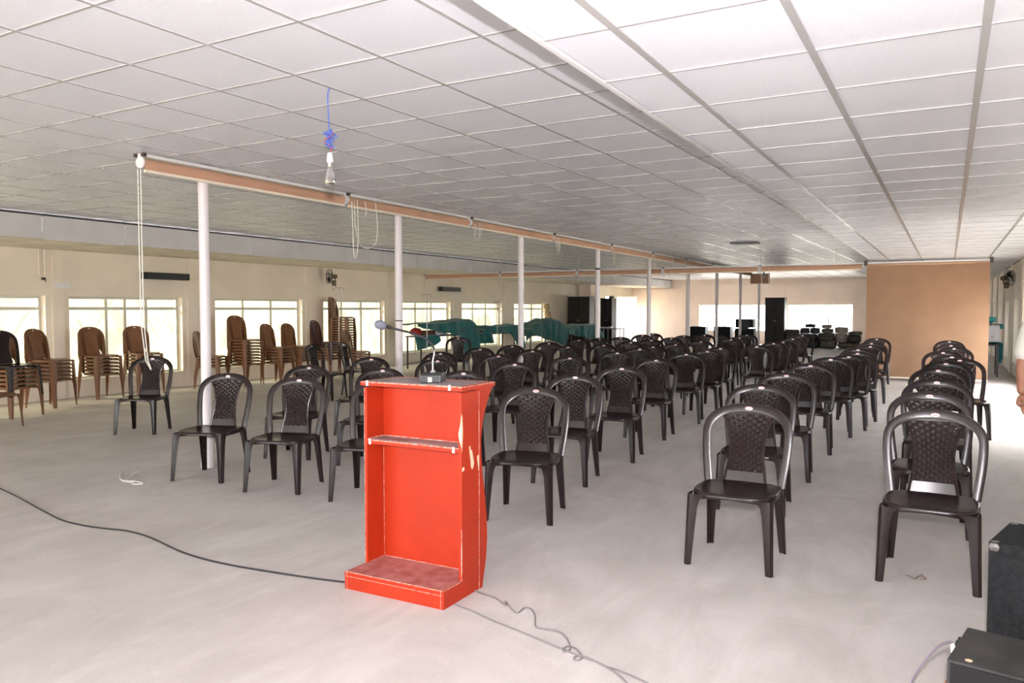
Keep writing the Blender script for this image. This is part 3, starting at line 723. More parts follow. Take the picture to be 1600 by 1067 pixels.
# desk microphone on the lectern
mb = onz(683, 593, 1.069); mx, my, mz = -2.345, 3.385, 1.069
mc = thing('gooseneck_microphone', 'black desk microphone with grey foam tip on the red lectern', 'microphone', (mx, my, mz), radians(24))
bm = BM(); prism(bm, [(-0.085, 0.002), (0.085, 0.002), (0.085, 0.028), (0.06, 0.045), (0.0, 0.052), (-0.085, 0.040)], -0.055, 0.055, 'X')
obj('base', bm, 'mic_black', mc, bevel=0.006)
bm = BM(); lathe(bm, [(0.016, 0.044), (0.016, 0.052), (0.010, 0.06), (0.006, 0.064)], 12); obj('collar', bm, 'chrome', mc, smooth=True)
bm = BM(); box(bm, -0.01, 0.012, -0.092, -0.0855, 0.006, 0.032); obj('button', bm, 'chrome', mc, bevel=0.003)
def loc(p): return Matrix.Rotation(-radians(24), 3, 'Z') @ (Vector(p) - Vector((mx, my, mz)))
dm = (Vector((mx, my, mz)) - CP).dot(FW)
gp = [Vector((0, 0, 0.055)), Vector((0, 0, 0.11)), loc(at(678.5, 552, dm)), loc(at(676, 540, dm - 0.01)), loc(at(666, 530, dm - 0.03)), loc(at(645, 521, dm - 0.07)), loc(at(622, 515, dm - 0.12)), loc(at(605, 510.5, dm - 0.15))]
s = spline(gp, 6)
bm = BM(); tube(bm, s[:16], 0.0045, 8); obj('gooseneck', bm, 'chrome', mc, smooth=True)
bm = BM(); tube(bm, s[15:], [0.006] * (len(s) - 19) + [0.007, 0.009, 0.011, 0.012], 8); obj('stem', bm, 'mic_black', mc, smooth=True)
hd = loc(at(594, 507.5, dm - 0.17)); dr = (hd - s[-1]).normalized()
bm = BM(); q = [hd + dr * u for u in (-0.030, -0.024, -0.012, 0.0, 0.014, 0.024, 0.030)]
tube(bm, q, [0.012, 0.019, 0.0235, 0.0245, 0.022, 0.015, 0.005], 12); obj('foam_tip', bm, 'mic_foam', mc, smooth=True)

# ------------------------------------------------------------------ poles
PP = [(320, -5.90), (623, -5.9), (814, -6.0), (934, -6.12), (1014, -5.92), (1075, -5.9), (1120, -5.9), (1157, -5.9), (1186, -5.9)]
for i, (px, pX) in enumerate(PP):
    py = onX(px, 450, pX).y
    r = 0.046
    nm = ('white steel pole nearest the camera, behind the long row of rolled blinds' if i == 0 else 'white steel pole, %s from the camera in the blind row' % ORD[i])
    t = thing('steel_pole', nm, 'pole', (pX, py, 0), 0, 'white poles under the rolled blinds')
    bm = BM(); lathe(bm, [(r, 0.0), (r, ZL - 0.006)], 20); obj('shaft', bm, 'pole', t, smooth=True)
    bm = BM(); box(bm, -0.07, 0.07, -0.07, 0.07, ZL - 0.006, ZL - 0.0036); obj('top_plate', bm, 'bracket', t)
    if i == 0:
        bm = BM(); lathe(bm, [(0.058, 0.0), (0.058, 0.40), (0.047, 0.405)], 20); obj('thick_sleeve', bm, 'pole', t, smooth=True)
    if i == 3:
        bm = BM(); lathe(bm, [(0.052, 2.24), (0.052, 2.275)], 16); obj('black_tape', bm, 'black', t)
    if i == 1:
        bm = BM(); lathe(bm, [(0.0475, 1.30), (0.0475, 1.315)], 16); obj('wire_tie', bm, 'bracket', t)

# ------------------------------------------------------------------ rolled blinds
def blind_roll(x, y0, y1, zt, i, label, along='Y', mfab='blind', group='rolled blinds on the pole row', drop=0.0):
    """one roller blind: white head rail, rolled fabric, bottom bar, end caps"""
    Ln = y1 - y0
    t = thing('roller_blind', label, 'blind', (x, y0, zt) if along == 'Y' else (y0, x, zt), 0 if along == 'Y' else -pi / 2, group)
    bm = BM(); box(bm, -0.03, 0.03, 0.015, Ln - 0.015, -0.026, -0.001); obj('head_rail', bm, 'rail', t, bevel=0.003)
    bm = BM(); lathe(bm, [(0.040, 0.03), (0.040, Ln - 0.03)], 18, (0.0, 0, -0.075), axis='Y'); obj('fabric_roll', bm, mfab, t, smooth=True)
    bm = BM()
    P = [(0.0385, -0.088), (0.030, -0.112), (0.026, -0.122), (0.026, -0.13 - drop), (0.022, -0.13 - drop), (0.022, -0.122), (0.026, -0.110), (0.034, -0.088)]
    prism(bm, P, 0.04, Ln - 0.04, 'Y'); obj('fabric_flap', bm, mfab, t)
    bm = BM(); box(bm, 0.014, 0.036, 0.035, Ln - 0.035, -0.152 - drop, -0.13 - drop); obj('bottom_bar', bm, 'cream_bar', t, bevel=0.003)
    for e in (0.008, Ln - 0.026):
        bm = BM(); lathe(bm, [(0.047, e), (0.049, e + 0.004), (0.049, e + 0.013), (0.045, e + 0.018)], 18, (0.0, 0, -0.073), axis='Y')
        box(bm, -0.028, 0.028, e + 0.003, e + 0.015, -0.06, -0.001); obj('end_cap', bm, 'cap', t, smooth=True)
    for sx in (-1, 1):
        bm = BM(); box(bm, sx * 0.045 - 0.018, sx * 0.045 + 0.018, 0.0, 0.03, -0.028, -0.0005); obj('bracket', bm, 'bracket', t)
    return t
def chain(t, pts, name='bead_chain'):
    bm = BM(); tube(bm, pts, 0.0048, 5); return obj(name, bm, 'chain', t)
BY = [4.17, 6.68, 9.25, 11.87, 14.45, 16.95, 19.5, 22.05, 24.6, 27.3]
ZB = ZL - 0.012
BX = -5.795
chains = {1: [(0.06, 0.62, 0.10, 0.0), (0.10, 0.50, 0.30, 0.1), (0.05, 0.16, 0.2, 0.05)], 2: [(0.05, 0.22, 0.14, 0), (0.10, 0.16, 0.12, 0.02)], 3: [(0.05, 0.26, 0.12, 0), (0.1, 0.2, 0.1, 0)], 4: [(0.05, 0.3, 0.1, 0)], 5: [(0.05, 0.25, 0.1, 0)], 6: [(0.05, 0.6, 0.12, 0)]}
for i in range(9):
    lab = 'tan roller blind, rolled up, ' + ('nearest of the row on the white poles' if i == 0 else '%s from the camera in the pole row' % ORD[i])
    t = blind_roll(BX, BY[i], BY[i + 1], ZB, i, lab)
    if i == 0:
        L0 = 1.78
        chain(t, [(-0.012, 0.0, -0.128), (-0.012, 0.0, -0.8), (-0.01, 0.002, -1.4), (0.0, 0.03, -1.70), (0.01, 0.07, -L0)])
        chain(t, [(0.0, 0.018, -0.128), (0.0, 0.016, -0.8), (0.002, 0.02, -1.4), (0.008, 0.045, -1.70), (0.01, 0.072, -L0)])
    for (u, dl, wdt, off) in chains.get(i, []):
        x0 = 0.055
        pts = [(x0, u, -0.09), (x0, u + 0.01, -0.09 - dl * 0.5), (x0, u + wdt * 0.2 + off * 0.2, -0.09 - dl * 0.88), (x0, u + wdt * 0.5 + off * 0.5, -0.09 - dl), (x0, u + wdt * 0.85 + off, -0.09 - dl * 0.88), (x0, u + wdt + off, -0.09 - dl * 0.5), (x0, u + wdt * 0.9 + off, -0.06)]
        chain(t, spline(pts, 5))
# end piece of the row hangs a little open
p = onY(1183, 437, 27.35)
t = thing('roller_blind', 'short tan blind hanging slightly open at the far end of the pole row', 'blind', (BX, 27.32, ZB - 0.05), 0)
bm = BM(); box(bm, -0.02, 0.62, 0.0, 0.008, -0.36, -0.06); obj('fabric_flap', bm, 'blind', t)
bm = BM(); box(bm, -0.02, 0.62, -0.02, 0.02, -0.06, -0.02); obj('head_rail', bm, 'rail', t)
bm = BM(); box(bm, 0.40, 0.46, -0.02, 0.0, -0.2, 0.05); obj('bracket', bm, 'cap', t)
# second row, across the hall
FY = 17.6
FX = [-12.45, -10.07, -7.9, -5.73, -3.55, -1.47]
for i in range(5):
    lab = 'pinkish roller blind, rolled up, %s from the left wall in the cross row' % ORD[i]
    t = blind_roll(FY, FX[i], FX[i + 1], 2.41, i, lab, along='X', mfab='blind', group='rolled blinds in the cross row')
    bm = BM(); hx = 0.25 if i == 3 else 0.03; tube(bm, [(0, hx, -0.0005), (0, hx, ZL - 2.41 - 0.006)], 0.008, 6); obj('hanger_rod', bm, 'steel', t)
    if i == 4:
        bm = BM(); tube(bm, [(0, 1.55, -0.0005), (0, 1.55, ZL - 2.41 - 0.006)], 0.008, 6); obj('hanger_rod', bm, 'steel', t)
    chain(t, spline([(0.055, 0.06, -0.09), (0.055, 0.06, -0.4), (0.055, 0.12, -0.62), (0.055, 0.2, -0.4), (0.055, 0.2, -0.06)], 5))
t = thing('drop_blind', 'wide peach roller blind let down to the floor behind the chairs', 'blind', (-1.43, FY, 2.41))
W = 2.2
bm = BM(); box(bm, 0, W, -0.03, 0.03, -0.03, -0.001); obj('head_rail', bm, 'rail', t, bevel=0.003)
bm = BM(); lathe(bm, [(0.028, 0.02), (0.028, W - 0.02)], 14, (0, 0, -0.06), axis='X'); obj('fabric_roll', bm, 'blind_open', t, smooth=True)
bm = BM(); prev = None
for i in range(25):
    z = -0.06 - (2.33 - 0.06) * i / 24
    r = [bm.verts.new((0.02 + (W - 0.04) * k / 30, -0.028 + 0.004 * sin(k * 0.9) * i / 24 + 0.006 * sin(i * 0.25 + k * 0.1), z)) for k in range(31)]
    if prev: bridge(bm, prev, r, closed=False)
    prev = r
bmesh.ops.solidify(bm, geom=bm.faces[:], thickness=0.002); obj('fabric_sheet', bm, 'blind_open', t, smooth=True)
bm = BM(); box(bm, 0.02, W - 0.02, -0.04, -0.016, -2.355, -2.325); obj('bottom_bar', bm, 'cream_bar', t, bevel=0.003)
for e in (0.0, W):
    bm = BM(); box(bm, e - 0.03, e + 0.03, -0.035, 0.035, -0.06, 0.035); obj('bracket', bm, 'bracket', t)
# dark strip fitting under the ceiling with its drop rod
p0 = onz(1141, 379, ZL); p1 = onz(1187, 379, ZL)
t = thing('ceiling_strip', 'thin dark fixing strip under the ceiling with a drop rod', 'fixture', (p0.x, p0.y, ZL))
bm = BM(); dx, dy = p1.x - p0.x, p1.y - p0.y
box(bm, 0, dx, -0.04 , 0.04 + dy, -0.03, -0.0036); obj('strip', bm, 'dark_frame', t)

# ------------------------------------------------------------------ hanging bulb
bp = onz(514.5, 138, ZL)
t = thing('hanging_bulb', 'bare clear bulb on a knotted blue wire hanging from the ceiling', 'lamp', (bp.x, bp.y, ZL))
bm = BM(); tube(bm, spline([(0.004, 0, -0.001), (-0.012, 0, -0.03), (-0.010, 0, -0.12), (-0.004, 0, -0.22), (-0.006, 0, -0.28)], 5), 0.004, 6); obj('wire', bm, 'blue_wire', t, smooth=True)
rk = random.Random(3); pts = []
for k in range(34):
    th = k * 2.1 + rk.uniform(-0.4, 0.4); rr = rk.uniform(0.015, 0.034)
    pts.append((rr * cos(th), rr * sin(th * 1.3) * 0.9, -0.295 + 0.045 * sin(k * 0.9) + rk.uniform(-0.01, 0.01)))
bm = BM(); tube(bm, spline(pts, 5), 0.0032, 5); obj('wire_knot', bm, 'blue_wire', t, smooth=True)
bm = BM(); tube(bm, spline([(0.0, 0, -0.32), (0.01, 0.004, -0.345), (0.002, 0, -0.375)], 5), 0.003, 5); tube(bm, spline([(0.025, 0.01, -0.25), (0.03, -0.02, -0.28), (-0.02, -0.03, -0.31), (0.0, 0, -0.33)], 5), 0.0026, 5); obj('wire_end', bm, 'red_wire', t)
bm = BM(); lathe(bm, [(0.008, -0.37), (0.014, -0.375), (0.017, -0.40), (0.019, -0.425), (0.016, -0.43)], 14); obj('holder', bm, 'socket', t, smooth=True)
bm = BM(); lathe(bm, [(0.0135, -0.431), (0.0135, -0.455)], 14); obj('lamp_cap', bm, 'brass', t, smooth=True)
bm = BM(); lathe(bm, [(0.013, -0.4555), (0.016, -0.475), (0.027, -0.505), (0.031, -0.53), (0.027, -0.553), (0.015, -0.566), (0.002, -0.569)], 20); obj('glass', bm, 'lamp_glass', t, smooth=True)
bm = BM(); tube(bm, [(0, 0, -0.458), (0, 0, -0.5), (0.012, 0, -0.515), (0, 0, -0.52), (-0.012, 0, -0.515), (0, 0, -0.5)], 0.0015, 4); obj('filament', bm, 'brass', t)

# ------------------------------------------------------------------ wall things, left
def bar_speaker(y0, y1, z, label):
    t = thing('bar_speaker', label, 'speaker', (XL + 0.036, y0, z))
    bm = BM(); box(bm, 0.012, 0.13, 0.0, y1 - y0, -0.06, 0.06); obj('case', bm, 'black', t, bevel=0.012)
    bm = BM(); box(bm, 0.1305, 0.135, 0.04, y1 - y0 - 0.04, -0.045, 0.045); obj('grille', bm, 'fan_dark', t)
    bm = BM(); box(bm, 0.0, 0.012, 0.2, y1 - y0 - 0.2, -0.04, 0.04); obj('wall_bracket', bm, 'steel', t)
bar_speaker(8.97, 9.89, 2.045, 'black bar loudspeaker on the left wall above the wide window')
bar_speaker(18.25, 19.25, 2.02, 'black bar loudspeaker on the left wall above the green tables')
for (y, z, w, nm) in ((7.55, 1.83, 0.26, 'white switch board on the pier left of the wide window'), (19.25, 1.83, 0.34, 'white switch board on the pier above the green tables')):
    t = thing('switch_board', nm, 'switch', (XL + 0.0355, y - w / 2, z))
    bm = BM(); box(bm, 0, 0.012, 0, w, -0.04, 0.04); obj('plate', bm, 'switch', t, bevel=0.002)
    for k in range(4):
        bm = BM(); box(bm, 0.0125, 0.020, 0.03 + k * (w - 0.06) / 4, 0.03 + k * (w - 0.06) / 4 + 0.03, -0.018, 0.018); obj('rocker', bm, 'white_box' if k != 2 else 'cap', t)
t = thing('hook_bracket', 'small dark hook fixed below the wall conduit', 'hook', (XL + 0.036, 7.25, 1.93))
bm = BM(); box(bm, 0, 0.02, -0.03, 0.03, -0.02, 0.02); obj('plate', bm, 'bracket', t); bm = BM(); tube(bm, [(0.02, 0, 0), (0.06, 0.0, 0.0), (0.07, 0, -0.03), (0.06, 0, -0.05)], 0.008, 6); obj('hook', bm, 'black', t)
for (y0) in (7.12, 7.2):
    pass
t = thing('wall_conduit', 'pair of thin pipes running down from the soffit', 'pipe', (XL + 0.036, 7.18, 1.99))
for k in (0, 0.09):
    bm = BM(); tube(bm, [(0.02, k, 0.0), (0.02, k, ZS - 1.99 - 0.005)], 0.012, 8); obj('pipe', bm, 'wall', t)
bm = BM(); box(bm, 0, 0.035, -0.06, 0.15, -0.012, 0.0); obj('ledge', bm, 'wall', t)
def wall_fan(loc, rotz, label, arm):
    t = thing('wall_fan', label, 'fan', loc, rotz)      # blows along local -Y
    t.scale = (0.8, 0.8, 0.8)
    bm = BM(); lathe(bm, [(0.02, 0.0), (0.06, 0.01), (0.065, 0.06), (0.06, 0.15), (0.03, 0.17)], 16, axis='Y'); obj('motor', bm, 'fan_metal', t, smooth=True)
    bm = BM()
    for rr, yy in ((0.20, -0.11), (0.20, 0.0), (0.20, -0.055), (0.10, -0.13), (0.10, 0.01)):
        tube(bm, [(rr * cos(2 * pi * k / 24), yy, rr * sin(2 * pi * k / 24)) for k in range(24)], 0.004, 4, closed=True)
    for k in range(20):
        a = 2 * pi * k / 20
        tube(bm, [(0.03 * cos(a), -0.135, 0.03 * sin(a)), (0.12 * cos(a), -0.13, 0.12 * sin(a)), (0.2 * cos(a), -0.11, 0.2 * sin(a)), (0.2 * cos(a), 0.0, 0.2 * sin(a)), (0.06 * cos(a), 0.015, 0.06 * sin(a))], 0.0028, 4)
    cg = obj('cage', bm, 'fan_dark', t)
    for k in range(3):
        bm = BM(); a0 = 2 * pi * k / 3; prev = None
        for i in range(5):
            rr = 0.035 + 0.14 * i / 4; hw = 0.25 + 0.25 * i / 4
            r = [bm.verts.new((rr * cos(a0 + hw * s), -0.06 + 0.03 * s, rr * sin(a0 + hw * s))) for s in (-1, -0.3, 0.4, 1)]
            if prev: bridge(bm, prev, r, closed=False)
            prev = r
        bmesh.ops.solidify(bm, geom=bm.faces[:], thickness=0.003); obj('blade', bm, 'fan_dark', t, smooth=True)
    bm = BM(); tube(bm, spline([(0, 0.10, -0.05), (arm[0] * 0.3, 0.11, -0.16), (arm[0] * 0.8, 0.12, -0.18), (arm[0], 0.12, -0.18)], 4), 0.018, 8); obj('bracket_arm', bm, 'fan_metal', t, smooth=True)
    bm = BM(); s = 1 if arm[0] > 0 else -1; box(bm, min(arm[0] - s * 0.012, arm[0] + s * 0.012), max(arm[0] - s * 0.012, arm[0] + s * 0.012), 0.06, 0.18, -0.26, -0.10); obj('wall_plate', bm, 'fan_metal', t)
wall_fan((-12.16, 13.55, 2.19), radians(-38), 'old wall fan with brown motor high above the tallest brown stack', (-0.25, 0))
wall_fan((1.14, 19.4, 2.10), radians(62), 'dark wall fan high on the right wall past the dropped blind', (0.21, 0))
# drip stands
def drip_stand(px, X, top, label):
    p = onX(px, 480, X)
    t = thing('drip_stand', label, 'stand', (X, p.y, 0))
    bm = BM(); tube(bm, [(0, 0, 0.05), (0, 0, top)], 0.011, 8); obj('shaft', bm, 'steel', t)
    bm = BM()
    for s in (-1, 1):
        tube(bm, spline([(0, 0, top - 0.01), (0, s * 0.12, top), (0, s * 0.15, top - 0.03), (0, s * 0.165, top - 0.06), (0, s * 0.19, top - 0.05), (0, s * 0.2, top - 0.03)], 4), 0.007, 6)
    obj('hook_arms', bm, 'steel', t, smooth=True)
    for k in range(4):
        a = k * pi / 2 + 0.4
        bm = BM(); tube(bm, [(0, 0, 0.06), (0.24 * cos(a), 0.24 * sin(a), 0.012)], 0.012, 6); obj('foot', bm, 'steel', t)
    return t
drip_stand(529.5, -11.6, 1.92, 'thin grey drip stand with double hook behind the tallest brown stack')
drip_stand(667, -10.6, 1.80, 'thin grey drip stand before the table with the red bundle')
drip_stand(777, -10.6, 1.66, 'thin grey drip stand before the second green draped table')

# ------------------------------------------------------------------ green draped tables along the left wall
def table(name, label, x0, x1, y0, y1, h, m='dark_frame', group=None):
    t = thing(name, label, 'table', (x0, y0, 0), 0, group)
    X, Y = x1 - x0, y1 - y0
    bm = BM(); box(bm, 0, X, 0, Y, h - 0.03, h); obj('tabletop', bm, m, t)
    for u in (0.02, X - 0.05):
        for v in (0.02, Y - 0.05):
            bm = BM(); box(bm, u, u + 0.03, v, v + 0.03, 0, h - 0.0305); obj('leg', bm, m, t)
    bm = BM(); box(bm, 0.025, 0.045, 0.05, Y - 0.05, 0.12, 0.14); box(bm, X - 0.045, X - 0.025, 0.05, Y - 0.05, 0.12, 0.14); obj('stretcher', bm, m, t)
    return t
def drape(name, label, x0, x1, y0, y1, top, hem, seed, m='green', cat='cloth', back=None, floor_z=0.0, amp=1.0):
    """cloth over something: top(u) height along Y, hem(u) lower edge on the room side"""
    NY, NT, ND = 46, 10, 12
    bm = BM(); prev = None
    for i in range(NY + 1):
        u = i / NY; y = y0 + (y1 - y0) * u; zt = max(top(u), floor_z); zh = hem(u); r = []
        bk = back(u) if back else zt - 0.01
        prof = [(x0, bk)] + [(x0 + (x1 - x0) * k / NT, zt) for k in range(NT + 1)]
        for k, (x, z) in enumerate(prof):
            f = noise.noise(Vector((x * 3, y * 2.2, seed))) * 0.05 + noise.noise(Vector((x * 8, y * 6, seed + 5))) * 0.02
            f *= amp
            ed = min(1.0, (x - x0) / 0.1) * min(1, (x1 - x) / 0.08) if x1 > x0 else 1
            r.append(bm.verts.new((x, y, z + f * (0.35 + 0.65 * max(0, ed)))))
        ze = zt
        for k in range(1, ND + 1):
            f = k / ND; z = ze + (zh - ze) * f
            wv = 0.045 * f * sin(y * 9 + seed + 2 * sin(y * 3.1)) + 0.03 * noise.noise(Vector((y * 5, z * 3, seed)))
            r.append(bm.verts.new((x1 + 0.075 + 0.04 * f ** 0.5 + wv, y + 0.02 * noise.noise(Vector((y * 4, z * 6, seed + 9))), z)))
        if prev: bridge(bm, prev, r, closed=False)
        prev = r
    bmesh.ops.recalc_face_normals(bm, faces=bm.faces[:])
    bmesh.ops.solidify(bm, geom=bm.faces[:], thickness=0.004)
    o = obj(name, bm, m, None, smooth=True)
    return tag(o, label, cat, 'green drapes over the side tables')
def lerpf(ks):
    def f(u):
        for (a, va), (c, vc) in zip(ks, ks[1:]):
            if u <= c:
                s = (u - a) / max(1e-6, c - a); s = s * s * (3 - 2 * s); return va + (vc - va) * s
        return ks[-1][1]
    return f
TX0, TX1 = -11.42, -10.95
def yX(px, X=TX1 + 0.1): return onX(px, 500, X).y
def zX(px, py, X=TX1 + 0.1): return onX(px, py, X).z
# first table
ya, yc = yX(650), yX(746)
H1 = zX(690, 524)
table('side_table', 'dark legged table under green cloth with a red bundle, nearest along the left wall', TX0, TX1, ya + 0.35, yc - 0.25, H1, group='tables under green drapes')
def U(px, a, c): return (yX(px) - a) / (c - a)
drape('green_drape', 'green cloth flung over the bundle heap on the nearest side table, falling to the floor', TX0 + 0.05, TX1 + 0.06, ya, yc,
      lerpf([(0, zX(650, 506)), (U(690, ya, yc), zX(690, 504)), (U(715, ya, yc), zX(715, 500)), (U(735, ya, yc), zX(735, 498)), (U(741, ya, yc), zX(741, 501)), (1, zX(746, 520))]),
      lerpf([(0, zX(650, 510)), (U(662, ya, yc), zX(662, 514)), (U(680, ya, yc), zX(680, 518)), (U(698, ya, yc), zX(698, 520)), (U(712, ya, yc), zX(712, 524)), (U(720, ya, yc), zX(720, 535)), (U(724, ya, yc), zX(724, 553)), (1, zX(746, 552))]), 1.3, floor_z=H1 + 0.11)
o = drape('green_drape', 'short green cloth hanging from the front corner of the nearest side table', TX1 - 0.12, TX1 - 0.035, ya + 0.02, yX(688),
      lambda u: H1 + 0.02, lerpf([(0, zX(652, 547)), (0.35, zX(662, 545)), (0.75, zX(676, 541)), (1, zX(688, 532))]), 4.1, amp=0.15)
def lump(bm, c, r, seed, amp=0.2, nu=14, nv=9, e=0.8):
    rs = []
    for j in range(nv + 1):
        ph = -pi / 2 + pi * j / nv; row = []
        for i in range(nu):
            th = 2 * pi * i / nu
            x = abs(cos(th)) ** e * (1 if cos(th) >= 0 else -1); y = abs(sin(th)) ** e * (1 if sin(th) >= 0 else -1)
            cp = abs(cos(ph)) ** e; sp = abs(sin(ph)) ** e * (1 if ph >= 0 else -1)
            p = Vector((x * cp, y * cp, sp)); f = 1 + amp * noise.noise(p * 1.7 + Vector((seed, seed * 2, 0)))
            row.append(bm.verts.new((c[0] + p.x * r[0] * f, c[1] + p.y * r[1] * f, c[2] + p.z * r[2] * f)))
        rs.append(row)
    for a, c2 in zip(rs, rs[1:]): bridge(bm, a, c2)
    bm.faces.new(rs[0][::-1]); bm.faces.new(rs[-1])
    bmesh.ops.remove_doubles(bm, verts=bm.verts[:], dist=0.001)
bm = BM(); lump(bm, (0, 0, 0.10), (0.11, 0.17, 0.092), 2.0)
tag(obj('cloth_bundle', bm, 'red_cloth', None, True, loc=(TX1 - 0.26, yX(662) + 0.18, H1)), 'red cloth bundle under green drape on the nearest side table', 'bundle')
bm = BM(); box(bm, -0.12, 0.08, -0.24, 0.24, 0.002, 0.12)
tag(obj('carton', bm, 'brown_box', None, bevel=0.01, loc=(TX1 - 0.24, yX(681) + 0.12, H1)), 'long dark brown carton beside the red bundle', 'box')
bm = BM(); box(bm, -0.14, 0.14, -0.22, 0.22, 0.002, 0.09)
tag(obj('carton', bm, 'white_box', None, bevel=0.006, loc=(TX1 - 0.28, yX(696) + 0.18, H1)), 'low white carton on the dark edge of the nearest side table', 'box')
# second table
ya2, yc2 = yX(748), yX(816)
H2 = zX(770, 521)
table('side_table', 'dark legged table under green cloth between the first and the mound-covered table', TX0, TX1, ya2 + 0.1, yc2 - 0.2, H2, group='tables under green drapes')
drape('green_drape', 'green cloth over low things on the second side table', TX0 + 0.05, TX1 + 0.06, ya2 + 0.1, yc2,
      lerpf([(0, zX(750, 520)), (U(762, ya2, yc2), zX(762, 508.5)), (U(775, ya2, yc2), zX(775, 510)), (U(790, ya2, yc2), zX(790, 509)), (U(800, ya2, yc2), zX(800, 507)), (1, zX(816, 508))]),
      lerpf([(0, zX(750, 522)), (U(770, ya2, yc2), zX(770, 520)), (U(793, ya2, yc2), zX(793, 520)), (U(798, ya2, yc2), zX(798, 528)), (U(802, ya2, yc2), zX(802, 538)), (U(808, ya2, yc2), zX(808, 533)), (1, zX(816, 545))]), 7.7, floor_z=H2 + 0.11)
drape('green_drape', 'square green cloth hanging from the near end of the second side table', TX1 - 0.12, TX1 - 0.035, ya2, yX(772),
      lambda u: H2 + 0.02, lerpf([(0, zX(748, 537)), (1, zX(772, 536))]), 9.4, amp=0.15)
bm = BM(); lump(bm, (0, 0, 0.052), (0.15, 0.32, 0.042), 5.0, 0.1)
tag(obj('cloth_bundle', bm, 'bag_olive', None, True, loc=(TX1 - 0.27, yX(768) + 0.2, H2)), 'dull folded bundle poking out on the second side table', 'bundle')
# third: the big mound
ya3, yc3 = yX(822), yX(886)
table('side_table', 'dark legged table carrying the tall rounded green mound', TX0, TX1, ya3 + 0.5, yc3 - 0.5, 0.66, group='tables under green drapes')
drape('green_mound', 'large rounded mound of green cloth on the third side table', TX0, TX1, ya3, yc3,
      lerpf([(0, zX(822, 522)), (0.15, zX(830, 514)), (0.35, zX(840, 504)), (0.62, zX(856, 497.5)), (0.82, zX(870, 500)), (1, zX(886, 508))]),
      lerpf([(0, zX(822, 546)), (0.06, zX(826, 530)), (0.12, zX(830, 523)), (0.3, zX(840, 526)), (0.5, zX(850, 531)), (0.75, zX(866, 535)), (0.9, zX(876, 540)), (1, zX(886, 527))]), 12.2)
ya4, yc4 = yX(888), yX(945)
table('side_table', 'dark legged table under the last crumpled green cloth', TX0, TX1, ya4 + 0.5, yc4 - 0.5, 0.62, group='tables under green drapes')
drape('green_mound', 'crumpled dark green cloth heap on the last side table', TX0, TX1, ya4, yc4,
      lerpf([(0, zX(888, 512)), (0.2, zX(897, 508)), (0.5, zX(915, 506)), (0.8, zX(932, 507)), (1, zX(945, 520))]),
      lerpf([(0, zX(888, 522)), (0.3, zX(905, 526)), (0.7, zX(925, 531)), (1, zX(945, 530))]), 15.8)
# tan moulded figure
p = onX(867, 500, -11.95)
t = thing('plaster_figure', 'tan moulded figure rising behind the big green mound', 'figure', (-12.25, p.y, 0.0))
bm = BM(); lathe(bm, [(0.18, 0), (0.18, 0.03), (0.03, 0.05), (0.025, 0.9), (0.06, 0.92)], 14); obj('stand', bm, 'steel', t, smooth=True)
bm = BM(); tube(bm, spline([(0, 0, 0.9), (0.02, 0.03, 1.05), (0.0, 0.06, 1.2), (0, -0.02, 1.33), (0, -0.05, 1.40)], 4), [0.10, 0.13, 0.15, 0.155, 0.15, 0.14, 0.13, 0.12, 0.115, 0.12, 0.125, 0.12, 0.10, 0.085, 0.07, 0.06, 0.055], 12); obj('torso', bm, 'tan', t, smooth=True)
bm = BM(); lump(bm, (0, -0.03, 1.52), (0.09, 0.11, 0.13), 3.3, 0.25); obj('head', bm, 'tan', t, smooth=True)

# ------------------------------------------------------------------ far end: cabinets, speakers, bags, table
def cabinet(px0, px1, pytop, Y, dep, label, h=None, name='tall_cabinet', m='cabinet', cat='cabinet'):
    p0, p1 = onY(px0, pytop, Y), onY(px1, pytop, Y)
    h = p0.z; w_ = p1.x - p0.x
    t = thing(name, label, cat, (p0.x, Y, 0))
    bm = BM(); box(bm, 0, w_, 0.02, dep, 0.0, h - 0.03); obj('carcass', bm, m, t)
    bm = BM(); box(bm, -0.012, w_ + 0.012, -0.01, dep, h - 0.029, h); obj('cornice', bm, m, t)
    for s in (0, 1):
        bm = BM(); box(bm, s * w_ / 2 + 0.004, (s + 1) * w_ / 2 - 0.004, 0.0, 0.0195, 0.06, h - 0.035); d = obj('door', bm, m, t, bevel=0.004)
        hx = w_ / 2 + (-0.04 if s == 0 else 0.025)
        bm = BM(); box(bm, hx, hx + 0.015, -0.02, 0.0, h * 0.52, h * 0.52 + 0.07); obj('handle', bm, 'steel', d)
    return t
cabinet(887.5, 921, 463.5, 26.72, 0.45, 'tall black two-door cabinet behind the last green mound')
cabinet(938, 956, 466, 28.6, 0.45, 'narrow tall black cabinet beside the bright open door')
cabinet(1195.5, 1226, 465, 30.3, 0.5, 'tall dark cabinet between the two far windows')
def box_speaker(px0, px1, pytop, Y, z0, dep, label, group=None):
    p0, p1 = onY(px0, pytop, Y), onY(px1, pytop, Y); w_ = p1.x - p0.x; h = p0.z - z0
    t = thing('loudspeaker', label, 'speaker', (p0.x, Y, z0), 0, group)
    bm = BM(); box(bm, 0, w_, 0.012, dep, 0, h); obj('case', bm, 'black', t, bevel=0.01)
    bm = BM(); box(bm, 0.02, w_ - 0.02, 0.0, 0.0115, 0.03, h - 0.03); obj('grille', bm, 'carpet', t)
    bm = BM(); lathe(bm, [(w_ * 0.32, -0.004), (w_ * 0.32, 0.0), (w_ * 0.2, 0.0)], 18, (w_ / 2, -0.0005, h * 0.35), axis='Y'); obj('cone_ring', bm, 'fan_dark', t)
    return t
box_speaker(1078, 1102, 510, 29.6, 0, 0.45, 'black box speaker on the floor left of the far window', 'box speakers at the far wall')
